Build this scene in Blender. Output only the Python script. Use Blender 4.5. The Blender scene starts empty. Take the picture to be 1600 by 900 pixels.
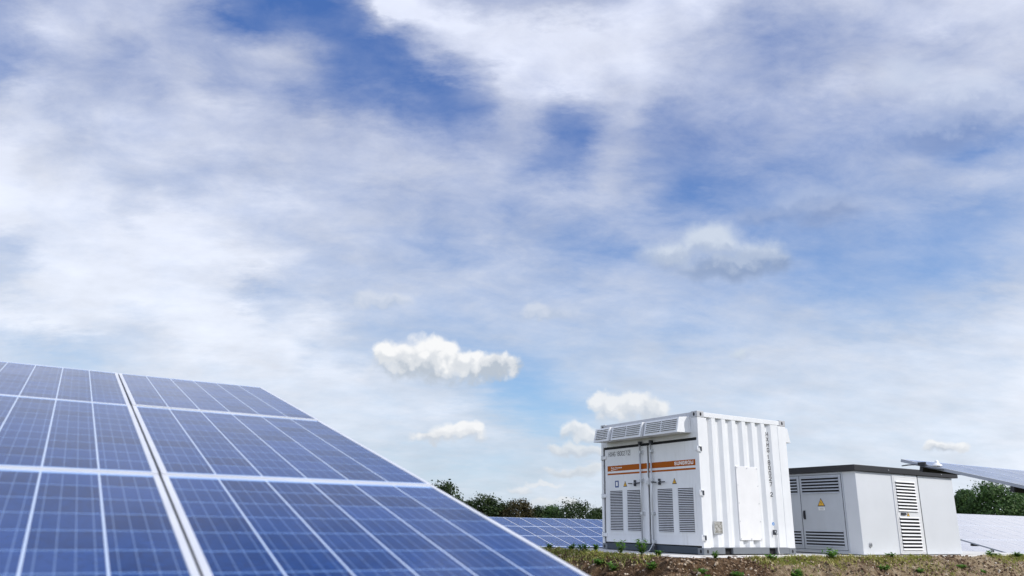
import bpy, bmesh, math, random
from mathutils import Vector, Matrix, noise as mnoise

SKY_ELS = [0.0, 2.0, 4.0, 6.0, 8.0, 10.0, 12.0, 14.0, 16.0, 18.0, 20.0, 22.0, 24.0, 26.0, 28.0, 30.0, 32.0, 34.0, 36.0, 38.0, 40.0]
SKY_AZS = [-45.0, -43.5, -42.0, -40.5, -39.0, -37.5, -36.0, -34.5, -33.0, -31.5, -30.0, -28.5, -27.0, -25.5, -24.0, -22.5, -21.0, -19.5, -18.0, -16.5, -15.0, -13.5, -12.0, -10.5, -9.0, -7.5, -6.0, -4.5, -3.0, -1.5, 0.0, 1.5, 3.0, 4.5, 6.0, 7.5, 9.0, 10.5, 12.0, 13.5, 15.0, 16.5, 18.0, 19.5, 21.0, 22.5, 24.0, 25.5, 27.0, 28.5, 30.0, 31.5, 33.0, 34.5, 36.0, 37.5, 39.0, 40.5, 42.0, 43.5, 45.0]
SKY_TAB = [
    [0.78, 0.78, 0.79, 0.79, 0.8, 0.8, 0.8, 0.8, 0.8, 0.79, 0.78, 0.78, 0.77, 0.79, 0.79, 0.79, 0.78, 0.78, 0.8, 0.8, 0.78, 0.77, 0.77, 0.76, 0.75, 0.76, 0.79, 0.82, 0.8, 0.78, 0.77, 0.8, 0.82, 0.81, 0.8, 0.79, 0.81, 0.82, 0.83, 0.82, 0.82, 0.82, 0.84, 0.83, 0.83, 0.84, 0.86, 0.87, 0.88, 0.89, 0.91, 0.92, 0.92, 0.92, 0.92, 0.92, 0.92, 0.92, 0.92, 0.92, 0.92],
    [0.68, 0.68, 0.67, 0.67, 0.66, 0.66, 0.65, 0.65, 0.64, 0.63, 0.64, 0.65, 0.66, 0.66, 0.65, 0.65, 0.66, 0.68, 0.69, 0.7, 0.7, 0.7, 0.72, 0.72, 0.72, 0.71, 0.7, 0.68, 0.67, 0.66, 0.68, 0.72, 0.76, 0.79, 0.79, 0.78, 0.79, 0.8, 0.81, 0.81, 0.81, 0.81, 0.81, 0.8, 0.81, 0.83, 0.86, 0.87, 0.87, 0.87, 0.88, 0.9, 0.92, 0.92, 0.92, 0.92, 0.92, 0.92, 0.92, 0.92, 0.92],
    [0.72, 0.71, 0.71, 0.7, 0.71, 0.71, 0.71, 0.71, 0.71, 0.7, 0.69, 0.7, 0.71, 0.71, 0.69, 0.7, 0.7, 0.7, 0.69, 0.7, 0.69, 0.68, 0.67, 0.67, 0.67, 0.65, 0.62, 0.56, 0.53, 0.55, 0.6, 0.65, 0.7, 0.73, 0.75, 0.77, 0.76, 0.76, 0.75, 0.76, 0.76, 0.76, 0.77, 0.78, 0.79, 0.8, 0.81, 0.82, 0.82, 0.83, 0.84, 0.88, 0.94, 0.96, 0.97, 0.97, 0.97, 0.97, 0.97, 0.97, 0.97],
    [0.71, 0.72, 0.73, 0.73, 0.74, 0.75, 0.76, 0.76, 0.75, 0.73, 0.71, 0.74, 0.81, 0.84, 0.83, 0.8, 0.78, 0.78, 0.79, 0.82, 0.82, 0.81, 0.8, 0.78, 0.76, 0.71, 0.69, 0.69, 0.73, 0.74, 0.72, 0.64, 0.56, 0.49, 0.62, 0.7, 0.72, 0.72, 0.73, 0.76, 0.76, 0.74, 0.74, 0.74, 0.77, 0.79, 0.81, 0.82, 0.82, 0.86, 0.85, 0.85, 0.9, 0.93, 0.93, 0.93, 0.93, 0.93, 0.93, 0.93, 0.92],
    [0.75, 0.77, 0.76, 0.75, 0.74, 0.73, 0.72, 0.71, 0.7, 0.73, 0.74, 0.74, 0.76, 0.79, 0.81, 0.81, 0.79, 0.8, 0.82, 0.87, 0.88, 0.87, 0.84, 0.83, 0.82, 0.81, 0.82, 0.82, 0.71, 0.58, 0.4, 0.21, 0.17, 0.28, 0.45, 0.62, 0.69, 0.72, 0.71, 0.72, 0.72, 0.72, 0.76, 0.79, 0.8, 0.79, 0.79, 0.8, 0.81, 0.83, 0.81, 0.82, 0.88, 0.96, 0.96, 0.97, 0.98, 0.99, 0.99, 1.0, 0.99],
    [1.02, 1.01, 0.96, 0.91, 0.88, 0.85, 0.82, 0.79, 0.68, 0.56, 0.55, 0.64, 0.77, 0.83, 0.86, 0.87, 0.87, 0.88, 0.9, 0.94, 0.92, 0.9, 0.87, 0.82, 0.77, 0.75, 0.73, 0.7, 0.5, 0.23, 0.08, 0.1, 0.26, 0.46, 0.56, 0.63, 0.65, 0.66, 0.68, 0.7, 0.7, 0.7, 0.72, 0.74, 0.73, 0.74, 0.77, 0.8, 0.82, 0.84, 0.84, 0.85, 0.86, 0.93, 0.92, 0.91, 0.9, 0.9, 0.89, 0.88, 0.86],
    [0.7, 0.75, 0.83, 0.89, 0.95, 1.0, 1.02, 1.02, 0.99, 0.94, 0.91, 0.89, 0.8, 0.88, 0.96, 0.98, 1.01, 0.96, 0.93, 0.88, 0.74, 0.79, 0.69, 0.66, 0.65, 0.67, 0.62, 0.53, 0.32, 0.24, 0.28, 0.37, 0.45, 0.51, 0.54, 0.55, 0.57, 0.59, 0.61, 0.62, 0.63, 0.64, 0.67, 0.69, 0.7, 0.71, 0.71, 0.72, 0.7, 0.71, 0.72, 0.74, 0.76, 0.8, 0.82, 0.82, 0.81, 0.81, 0.8, 0.79, 0.77],
    [0.82, 0.77, 0.73, 0.72, 0.72, 0.71, 0.7, 0.74, 0.87, 0.98, 0.97, 0.97, 0.97, 0.97, 0.98, 1.01, 1.02, 0.96, 0.79, 0.9, 0.94, 0.81, 0.67, 0.61, 0.58, 0.54, 0.46, 0.46, 0.49, 0.52, 0.57, 0.59, 0.59, 0.57, 0.56, 0.56, 0.57, 0.56, 0.42, 0.39, 0.55, 0.6, 0.61, 0.62, 0.62, 0.56, 0.48, 0.44, 0.41, 0.42, 0.44, 0.47, 0.63, 0.78, 0.75, 0.69, 0.67, 0.64, 0.62, 0.57, 0.52],
    [1.04, 1.01, 0.99, 0.93, 0.88, 0.84, 0.8, 0.7, 0.9, 0.98, 0.96, 0.98, 0.98, 0.96, 0.95, 0.91, 0.79, 0.57, 0.65, 0.71, 0.75, 0.67, 0.62, 0.61, 0.61, 0.6, 0.57, 0.54, 0.55, 0.57, 0.6, 0.6, 0.61, 0.63, 0.64, 0.66, 0.66, 0.64, 0.6, 0.59, 0.58, 0.54, 0.51, 0.47, 0.43, 0.34, 0.26, 0.26, 0.28, 0.26, 0.23, 0.23, 0.35, 0.5, 0.5, 0.44, 0.4, 0.39, 0.41, 0.43, 0.45],
    [1.0, 0.98, 1.01, 1.03, 1.05, 1.04, 1.02, 0.95, 0.92, 0.91, 0.91, 0.95, 0.99, 1.0, 1.0, 0.98, 0.98, 0.97, 0.88, 0.77, 0.67, 0.63, 0.61, 0.6, 0.61, 0.62, 0.59, 0.56, 0.56, 0.56, 0.57, 0.51, 0.46, 0.42, 0.46, 0.54, 0.59, 0.63, 0.62, 0.61, 0.58, 0.48, 0.39, 0.33, 0.28, 0.22, 0.18, 0.24, 0.29, 0.31, 0.24, 0.2, 0.25, 0.35, 0.46, 0.47, 0.48, 0.47, 0.45, 0.43, 0.43],
    [1.01, 1.07, 1.1, 1.07, 1.02, 0.98, 0.97, 0.92, 0.92, 0.89, 0.83, 0.79, 0.95, 0.99, 0.95, 0.87, 0.82, 0.79, 0.79, 0.74, 0.67, 0.66, 0.64, 0.62, 0.57, 0.45, 0.33, 0.32, 0.41, 0.5, 0.55, 0.44, 0.33, 0.22, 0.23, 0.32, 0.37, 0.47, 0.53, 0.53, 0.51, 0.47, 0.42, 0.36, 0.31, 0.28, 0.26, 0.29, 0.33, 0.34, 0.27, 0.23, 0.24, 0.32, 0.43, 0.44, 0.45, 0.49, 0.53, 0.53, 0.51],
    [0.54, 0.69, 0.84, 0.95, 1.0, 1.05, 1.01, 0.86, 0.81, 0.82, 0.77, 0.73, 0.77, 0.76, 0.76, 0.8, 0.84, 0.86, 0.85, 0.77, 0.71, 0.7, 0.68, 0.64, 0.56, 0.49, 0.47, 0.49, 0.53, 0.47, 0.43, 0.45, 0.42, 0.38, 0.42, 0.51, 0.54, 0.54, 0.46, 0.4, 0.33, 0.3, 0.26, 0.23, 0.26, 0.37, 0.49, 0.5, 0.46, 0.45, 0.46, 0.49, 0.54, 0.5, 0.51, 0.51, 0.5, 0.46, 0.49, 0.52, 0.55],
    [0.39, 0.43, 0.44, 0.47, 0.57, 0.71, 0.84, 0.82, 0.74, 0.77, 0.76, 0.74, 0.71, 0.66, 0.66, 0.67, 0.66, 0.66, 0.66, 0.68, 0.69, 0.68, 0.67, 0.65, 0.65, 0.63, 0.59, 0.58, 0.58, 0.54, 0.45, 0.54, 0.57, 0.59, 0.64, 0.68, 0.59, 0.44, 0.24, 0.11, 0.07, 0.09, 0.14, 0.25, 0.36, 0.41, 0.36, 0.37, 0.42, 0.52, 0.53, 0.4, 0.21, 0.23, 0.4, 0.54, 0.58, 0.66, 0.75, 0.85, 0.89],
    [0.45, 0.39, 0.36, 0.37, 0.41, 0.5, 0.81, 0.67, 0.6, 0.68, 0.75, 0.75, 0.76, 0.79, 0.78, 0.79, 0.76, 0.75, 0.75, 0.74, 0.7, 0.66, 0.66, 0.66, 0.65, 0.62, 0.56, 0.55, 0.57, 0.53, 0.4, 0.24, 0.22, 0.24, 0.37, 0.57, 0.53, 0.31, 0.23, 0.22, 0.2, 0.3, 0.4, 0.47, 0.47, 0.44, 0.38, 0.38, 0.44, 0.47, 0.41, 0.39, 0.45, 0.66, 0.81, 0.88, 0.86, 0.78, 0.69, 0.65, 0.65],
    [0.39, 0.45, 0.5, 0.47, 0.42, 0.4, 0.55, 0.63, 0.58, 0.54, 0.58, 0.58, 0.68, 0.78, 0.81, 0.79, 0.75, 0.72, 0.73, 0.74, 0.72, 0.67, 0.69, 0.69, 0.6, 0.5, 0.38, 0.37, 0.4, 0.49, 0.58, 0.42, 0.21, 0.14, 0.2, 0.47, 0.58, 0.48, 0.32, 0.3, 0.34, 0.35, 0.34, 0.4, 0.48, 0.51, 0.52, 0.55, 0.51, 0.5, 0.65, 0.72, 0.74, 0.74, 0.69, 0.64, 0.65, 0.69, 0.73, 0.79, 0.83],
    [0.39, 0.39, 0.39, 0.39, 0.43, 0.62, 0.8, 0.75, 0.64, 0.44, 0.42, 0.54, 0.62, 0.62, 0.46, 0.49, 0.6, 0.53, 0.4, 0.35, 0.33, 0.32, 0.37, 0.33, 0.25, 0.2, 0.14, 0.17, 0.18, 0.32, 0.57, 0.64, 0.48, 0.29, 0.33, 0.52, 0.62, 0.66, 0.46, 0.38, 0.49, 0.57, 0.58, 0.54, 0.53, 0.62, 0.7, 0.75, 0.71, 0.65, 0.53, 0.5, 0.53, 0.62, 0.71, 0.78, 0.82, 0.85, 0.88, 0.91, 0.92],
    [0.39, 0.39, 0.39, 0.39, 0.39, 0.54, 0.66, 0.73, 0.73, 0.68, 0.66, 0.65, 0.53, 0.47, 0.41, 0.56, 0.65, 0.66, 0.6, 0.4, 0.2, 0.14, 0.13, 0.09, 0.07, 0.08, 0.14, 0.27, 0.4, 0.59, 0.84, 0.86, 0.88, 0.89, 0.85, 0.77, 0.77, 0.79, 0.75, 0.71, 0.65, 0.6, 0.58, 0.54, 0.46, 0.47, 0.48, 0.5, 0.53, 0.57, 0.69, 0.78, 0.84, 0.83, 0.83, 0.88, 0.92, 0.92, 0.92, 0.92, 0.92],
    [0.39, 0.39, 0.39, 0.39, 0.43, 0.58, 0.67, 0.71, 0.72, 0.67, 0.71, 0.68, 0.42, 0.16, 0.06, 0.07, 0.11, 0.2, 0.16, 0.12, 0.1, 0.09, 0.14, 0.2, 0.37, 0.64, 0.76, 0.81, 0.86, 0.95, 0.99, 0.96, 0.94, 0.94, 0.92, 0.88, 0.88, 0.89, 0.79, 0.69, 0.59, 0.51, 0.43, 0.34, 0.25, 0.31, 0.4, 0.51, 0.65, 0.74, 0.77, 0.71, 0.66, 0.73, 0.8, 0.87, 0.92, 0.92, 0.92, 0.92, 0.92],
    [0.39, 0.39, 0.39, 0.39, 0.49, 0.61, 0.69, 0.72, 0.7, 0.67, 0.73, 0.73, 0.69, 0.47, 0.28, 0.14, 0.08, 0.05, 0.05, 0.05, 0.14, 0.33, 1.02, 1.25, 1.25, 1.25, 1.16, 1.01, 0.87, 0.87, 0.88, 0.91, 0.92, 0.94, 0.94, 0.95, 0.95, 0.96, 0.89, 0.81, 0.81, 0.8, 0.7, 0.63, 0.55, 0.64, 0.68, 0.73, 0.77, 0.8, 0.77, 0.72, 0.65, 0.71, 0.78, 0.85, 0.91, 0.92, 0.92, 0.92, 0.92],
    [0.39, 0.39, 0.39, 0.4, 0.54, 0.64, 0.7, 0.73, 0.68, 0.69, 0.74, 0.72, 0.63, 0.42, 0.26, 0.12, 0.08, 0.06, 0.07, 0.25, 0.64, 1.03, 1.25, 1.2, 0.98, 0.79, 0.64, 0.59, 0.54, 0.53, 0.52, 0.48, 0.47, 0.48, 0.53, 0.63, 0.73, 0.83, 0.85, 0.83, 0.98, 1.12, 1.06, 0.93, 0.7, 0.64, 0.68, 0.72, 0.76, 0.79, 0.78, 0.74, 0.67, 0.69, 0.76, 0.84, 0.89, 0.92, 0.92, 0.92, 0.92],
    [0.39, 0.39, 0.39, 0.45, 0.59, 0.67, 0.71, 0.72, 0.67, 0.71, 0.74, 0.71, 0.56, 0.36, 0.22, 0.11, 0.08, 0.07, 0.08, 0.34, 0.81, 1.13, 1.25, 1.16, 0.95, 0.78, 0.64, 0.58, 0.53, 0.51, 0.48, 0.43, 0.4, 0.41, 0.46, 0.58, 0.7, 0.82, 0.84, 0.83, 0.96, 1.12, 1.07, 0.97, 0.74, 0.64, 0.67, 0.71, 0.75, 0.79, 0.79, 0.76, 0.69, 0.68, 0.74, 0.81, 0.87, 0.92, 0.92, 0.92, 0.92],
]
CUMULUS = {
    'big': ([0.1642, 0.2354], [[-0.1306, 0.9717, 0.1968, 0.0476, 0.0297], [-0.1015, 0.9722, 0.211, 0.0364, 0.0249], [-0.0605, 0.9793, 0.1929, 0.0482, 0.0224], [-0.0147, 0.9812, 0.1925, 0.0367, 0.0182], [-0.1567, 0.9664, 0.2036, 0.0196, 0.0197], [-0.1136, 0.9774, 0.1781, 0.0658, 0.0148]]),
    'grey': ([0.2948, 0.369], [[0.2501, 0.9046, 0.3452, 0.0471, 0.0275], [0.3026, 0.8957, 0.3259, 0.0441, 0.0239], [0.2042, 0.9206, 0.3328, 0.0401, 0.0213], [0.2736, 0.9094, 0.3131, 0.0775, 0.0193], [0.3278, 0.8895, 0.3183, 0.0224, 0.0174]]),
    'faint1': ([0.2565, 0.2843], [[-0.1731, 0.9472, 0.2698, 0.0407, 0.014], [-0.1891, 0.9431, 0.2735, 0.0194, 0.0099], [-0.1489, 0.9504, 0.273, 0.0213, 0.0116]]),
    'faint2': ([0.2478, 0.2793], [[0.0425, 0.9642, 0.2616, 0.0418, 0.0142], [0.0341, 0.9628, 0.268, 0.0218, 0.0117]]),
    'low': ([0.0925, 0.1286], [[-0.0687, 0.9917, 0.1085, 0.0344, 0.0161], [-0.0608, 0.9913, 0.1168, 0.0197, 0.0121], [-0.0784, 0.9915, 0.1035, 0.0507, 0.0097]]),
    'side': ([0.1212, 0.1676], [[0.1384, 0.9802, 0.142, 0.0293, 0.0211], [0.1165, 0.9813, 0.1532, 0.0164, 0.0131], [0.1585, 0.9757, 0.1515, 0.0275, 0.0162], [0.1822, 0.973, 0.1418, 0.0241, 0.0145]]),
    'sidelow': ([0.0986, 0.125], [[0.0979, 0.9888, 0.113, 0.0261, 0.0121], [0.0816, 0.9908, 0.108, 0.0147, 0.0097], [0.11, 0.9878, 0.1099, 0.0195, 0.0113]]),
    'sideshelf': ([0.0786, 0.1009], [[0.0857, 0.9923, 0.0889, 0.0358, 0.0104], [0.0613, 0.9937, 0.0934, 0.0164, 0.0072], [0.11, 0.9901, 0.0875, 0.0195, 0.008]]),
    'sidebase': ([0.058, 0.0738], [[0.0776, 0.9949, 0.065, 0.0341, 0.0071], [0.0938, 0.9933, 0.0676, 0.0194, 0.0063]]),
    'tiny': ([0.0842, 0.1038], [[0.4828, 0.8707, 0.0934, 0.0164, 0.0092], [0.4976, 0.8624, 0.0936, 0.0124, 0.0063], [0.4774, 0.8734, 0.0964, 0.0089, 0.0078]]),
    'dot': ([0.0352, 0.0517], [[0.0146, 0.999, 0.0412, 0.0178, 0.0063], [0.0453, 0.9978, 0.048, 0.0243, 0.0039]]),
    'upright': ([0.404, 0.4988], [[0.4433, 0.7498, 0.4913, 0.0452, 0.0224], [0.4907, 0.7399, 0.4601, 0.0553, 0.0276], [0.5322, 0.7202, 0.4451, 0.0406, 0.0283], [0.4843, 0.7625, 0.4289, 0.0689, 0.0254]]),
    'mid': ([0.3557, 0.4015], [[0.3423, 0.8583, 0.3823, 0.0514, 0.0218], [0.3831, 0.8465, 0.3696, 0.0426, 0.0199], [0.3148, 0.872, 0.3748, 0.045, 0.0142]]),
    'small': ([0.1988, 0.219], [[0.2823, 0.9363, 0.2089, 0.0154, 0.0104]]),
    'base': ([0.0147, 0.0325], [[0.0455, 0.9987, 0.0222, 0.029, 0.0078], [0.0696, 0.9972, 0.0265, 0.0193, 0.0062]]),
}

TREES = [
    (-9.3, 112.0, -1.0, 7.66, 8.43, 'leafdark', 1, 'dark tree peeking just over the sloping edge of the big solar table', 1.0),
    (-7.23, 118.0, -1.0, 5.95, 3.09, 'leafdark', 2, 'very small tree tip in the gap left of the clustered dark trees', 1.0),
    (-5.68, 116.0, -1.0, 5.37, 5.31, 'leafdark', 3, 'low dark tree at the left end of the clump behind the distant table', 1.0),
    (-3.1, 110.0, -1.0, 5.95, 6.84, 'leafdark', 4, 'tallest dark green tree in the clump above the distant table', 1.0),
    (-0.8, 116.0, -1.0, 5.1, 5.31, 'leafdark', 5, 'dark tree between the tallest green tree and the brown one', 1.0),
    (1.54, 110.0, -1.0, 5.43, 7.2, 'leafbrown', 6, 'brown-tinged autumn tree amid the dark green trees', 1.0),
    (4.02, 112.0, -1.0, 4.75, 5.13, 'leafdark', 7, 'small loose dark tree just right of the brown tree', 1.0),
    (6.28, 112.0, -1.0, 4.97, 4.76, 'leafgreen', 8, 'small greener tree in the middle of the gap before the container', 1.0),
    (9.45, 110.0, -1.0, 5.24, 9.0, 'leafdark', 9, 'wide dark tree just left of the white container', 1.0),
    (13.15, 116.0, -1.0, 4.73, 5.31, 'leafdark', 10, 'low dark tree touching the left edge of the white container', 1.0),
    (46.25, 80.0, -1.0, 6.58, 3.87, 'leafgreen', 11, 'small olive green tree beside the right end of the station', 2.0),
    (47.06, 76.0, -1.0, 6.91, 7.55, 'leafgreen', 12, 'largest round green tree above the glaring table on the right', 2.0),
    (51.6, 78.0, -1.0, 6.66, 6.28, 'leafgreen', 13, 'green tree at the right end of the row, under the raised solar table', 2.0),
]

random.seed(7)
PI = math.pi
scene = bpy.context.scene
C = scene.collection
R = math.radians

# ------------------------------------------------------------------ frame of the site
PH = 0.5332                       # every row, container and station share this azimuth
TILT = 0.2552                     # slope of the solar tables
EYE = 1.45                        # eye height over the grass by the first row
CO, SI = math.cos(PH), math.sin(PH)


def site(u, w, z=0.0):            # u along the rows, w across them
    return Vector((u * CO - w * SI, u * SI + w * CO, z))


def sstep(t):
    t = min(max(t, 0.0), 1.0)
    return t * t * (3 - 2 * t)


PAD_Z = EYE - 0.4805
BANK_U, BANK_W = 9.05, 9.86       # crest of the earth bank round the pad


def ground_z(u, w):
    return -0.65 * sstep((w - 6) / 28.0) - 0.3


# ------------------------------------------------------------------ materials
def new_mat(name):
    m = bpy.data.materials.new(name)
    m.use_nodes = True
    nt = m.node_tree
    b = nt.nodes['Principled BSDF']
    return m, nt, b


def nd(nt, typ, **kw):
    n = nt.nodes.new(typ)
    ins = kw.pop('ins', {})
    for k, v in kw.items():
        setattr(n, k, v)
    for k, v in ins.items():
        if isinstance(v, bpy.types.NodeSocket):
            nt.links.new(v, n.inputs[k])
        else:
            n.inputs[k].default_value = v
    return n


def mth(nt, op, a, b=None, c=None, clamp=False):
    n = nt.nodes.new('ShaderNodeMath')
    n.operation = op
    n.use_clamp = clamp
    for i, v in enumerate((a, b, c)):
        if v is None:
            continue
        if isinstance(v, bpy.types.NodeSocket):
            nt.links.new(v, n.inputs[i])
        else:
            n.inputs[i].default_value = v
    return n.outputs[0]


def mixc(nt, fac, a, b, mode='MIX'):
    n = nt.nodes.new('ShaderNodeMix')
    n.data_type = 'RGBA'
    n.blend_type = mode
    for s, v in ((n.inputs[0], fac), (n.inputs[6], a), (n.inputs[7], b)):
        if isinstance(v, bpy.types.NodeSocket):
            nt.links.new(v, s)
        else:
            s.default_value = v if not isinstance(v, tuple) or len(v) == 4 else (*v, 1)
    return n.outputs[2]


def ramp(nt, fac, stops, interp='LINEAR'):
    n = nt.nodes.new('ShaderNodeValToRGB')
    cr = n.color_ramp
    cr.interpolation = interp
    while len(cr.elements) > 1:
        cr.elements.remove(cr.elements[-1])
    cr.elements[0].position = stops[0][0]
    cr.elements[0].color = (*stops[0][1], 1)
    for p, col in stops[1:]:
        e = cr.elements.new(p)
        e.color = (*col, 1)
    nt.links.new(fac, n.inputs[0])
    return n.outputs[0]


def rng(nt, v, a, b, c=0.0, d=1.0, smooth=False):
    n = nt.nodes.new('ShaderNodeMapRange')
    if smooth:
        n.interpolation_type = 'SMOOTHSTEP'
    nt.links.new(v, n.inputs[0])
    for i, x in enumerate((a, b, c, d)):
        n.inputs[i + 1].default_value = x
    return n.outputs[0]


def paint(name, col, rough=0.45, metal=0.0, dirt=0.10, bump=0.0, scale=3.0, streak=True, dirtcol=(0.30, 0.27, 0.22)):
    """weathered paint: faint mottling, vertical streaks of dirt, uneven gloss"""
    m, nt, b = new_mat(name)
    tc = nd(nt, 'ShaderNodeTexCoord').outputs['Object']
    mp = nd(nt, 'ShaderNodeMapping', ins={'Vector': tc, 'Scale': (1, 1, 0.12 if streak else 1)}).outputs[0]
    n1 = nd(nt, 'ShaderNodeTexNoise', ins={'Vector': mp, 'Scale': scale * 4, 'Detail': 6, 'Roughness': 0.65}).outputs[0]
    n2 = nd(nt, 'ShaderNodeTexNoise', ins={'Vector': tc, 'Scale': scale, 'Detail': 5, 'Roughness': 0.6}).outputs[0]
    f = mth(nt, 'MULTIPLY', rng(nt, n1, 0.45, 0.75, smooth=True), rng(nt, n2, 0.35, 0.7, smooth=True))
    f = mth(nt, 'MULTIPLY', f, dirt)
    colr = mixc(nt, f, col, dirtcol)
    v = rng(nt, n2, 0.3, 0.7, 0.95, 1.04)
    colr = mixc(nt, 1.0, colr, nd(nt, 'ShaderNodeCombineColor', ins={0: v, 1: v, 2: v}).outputs[0], 'MULTIPLY')
    nt.links.new(colr, b.inputs['Base Color'])
    nt.links.new(rng(nt, n2, 0.3, 0.7, rough - 0.08, rough + 0.1), b.inputs['Roughness'])
    b.inputs['Metallic'].default_value = metal
    if bump:
        n3 = nd(nt, 'ShaderNodeTexNoise', ins={'Vector': tc, 'Scale': 90.0, 'Detail': 3}).outputs[0]
        bp = nd(nt, 'ShaderNodeBump', ins={'Height': n3, 'Strength': bump, 'Distance': 0.01}).outputs[0]
        nt.links.new(bp, b.inputs['Normal'])
    return m


M = {}
M['white'] = paint('white_container_paint', (0.715, 0.73, 0.745), 0.4, dirt=0.24)
M['panelwhite'] = paint('white_panel_paint', (0.74, 0.74, 0.745), 0.38, dirt=0.05)
M['steelgrey'] = paint('grey_rail_paint', (0.15, 0.165, 0.185), 0.5, dirt=0.1)
M['slate'] = paint('slate_base_paint', (0.032, 0.046, 0.065), 0.5, dirt=0.04)
M['castgrey'] = paint('corner_casting_paint', (0.42, 0.43, 0.45), 0.5, dirt=0.4)
M['black'] = paint('black_rubber', (0.008, 0.009, 0.011), 0.7, dirt=0.0)
M['void'] = paint('dark_inside', (0.012, 0.012, 0.014), 0.9, dirt=0.0)
M['ventshade'] = paint('vent_gap_shade', (0.022, 0.021, 0.022), 0.8, dirt=0.0)  # dark sheet behind the slats, painting in the shade of the gaps
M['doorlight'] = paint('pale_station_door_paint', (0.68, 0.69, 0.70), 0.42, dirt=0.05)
M['orange'] = paint('orange_band_film', (0.36, 0.085, 0.0), 0.5, dirt=0.03)
M['orange'].node_tree.nodes['Principled BSDF'].inputs['Specular IOR Level'].default_value = 0.15
M['letterwhite'] = paint('white_lettering', (0.82, 0.82, 0.80), 0.5, dirt=0.0)
M['letterblack'] = paint('black_lettering', (0.02, 0.022, 0.028), 0.5, dirt=0.0)
M['galv'] = paint('galvanised_steel', (0.55, 0.57, 0.59), 0.38, metal=0.55, dirt=0.2)
M['darksteel'] = paint('dark_steel', (0.055, 0.06, 0.07), 0.45, metal=0.3, dirt=0.2)
M['yellow'] = paint('warning_yellow', (0.75, 0.42, 0.02), 0.45, dirt=0.05)
M['blue'] = paint('notice_blue', (0.03, 0.07, 0.22), 0.45, dirt=0.0)
M['stickerblue'] = paint('sticker_blue', (0.04, 0.22, 0.55), 0.4, dirt=0.0)
M['render'] = paint('station_wall_render', (0.585, 0.61, 0.64), 0.8, dirt=0.10, bump=0.25, scale=1.6, streak=False)
M['doorgrey'] = paint('station_door_paint', (0.43, 0.46, 0.50), 0.45, dirt=0.08)
M['roof'] = paint('anthracite_roof_sheet', (0.016, 0.0165, 0.020), 0.45, dirt=0.03, scale=2)
M['alu'] = paint('anodised_aluminium', (0.78, 0.79, 0.81), 0.36, metal=0.45, dirt=0.08, streak=False)
M['alushade'] = paint('aluminium_frame_side', (0.33, 0.35, 0.40), 0.4, metal=0.5, dirt=0.1, streak=False)
M['purlin'] = paint('dark_purlin_steel', (0.03, 0.031, 0.035), 0.5, metal=0.3, dirt=0.1)
M['sensorwhite'] = paint('sensor_white', (0.85, 0.85, 0.85), 0.3, dirt=0.02)


def plate_mat():
    m, nt, b = new_mat('etched_rating_plate')
    tc = nd(nt, 'ShaderNodeTexCoord').outputs['Object']
    n1 = nd(nt, 'ShaderNodeTexNoise', ins={'Vector': tc, 'Scale': 28.0, 'Detail': 4, 'Roughness': 0.7}).outputs[0]
    c = ramp(nt, n1, [(0.3, (0.16, 0.15, 0.13)), (0.5, (0.33, 0.32, 0.29)), (0.62, (0.60, 0.60, 0.58))])
    nt.links.new(c, b.inputs['Base Color'])
    b.inputs['Metallic'].default_value = 0.3
    b.inputs['Roughness'].default_value = 0.45
    return m


M['plate'] = plate_mat()


def concrete_mat():
    m, nt, b = new_mat('pale_concrete')
    tc = nd(nt, 'ShaderNodeTexCoord').outputs['Object']
    n1 = nd(nt, 'ShaderNodeTexNoise', ins={'Vector': tc, 'Scale': 1.5, 'Detail': 8, 'Roughness': 0.65}).outputs[0]
    n2 = nd(nt, 'ShaderNodeTexNoise', ins={'Vector': tc, 'Scale': 40.0, 'Detail': 3}).outputs[0]
    c = ramp(nt, n1, [(0.3, (0.44, 0.42, 0.39)), (0.55, (0.60, 0.59, 0.56)), (0.75, (0.66, 0.65, 0.63))])
    nt.links.new(c, b.inputs['Base Color'])
    b.inputs['Roughness'].default_value = 0.9
    nt.links.new(nd(nt, 'ShaderNodeBump', ins={'Height': n2, 'Strength': 0.4, 'Distance': 0.01}).outputs[0], b.inputs['Normal'])
    return m


M['concrete'] = concrete_mat()


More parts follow.
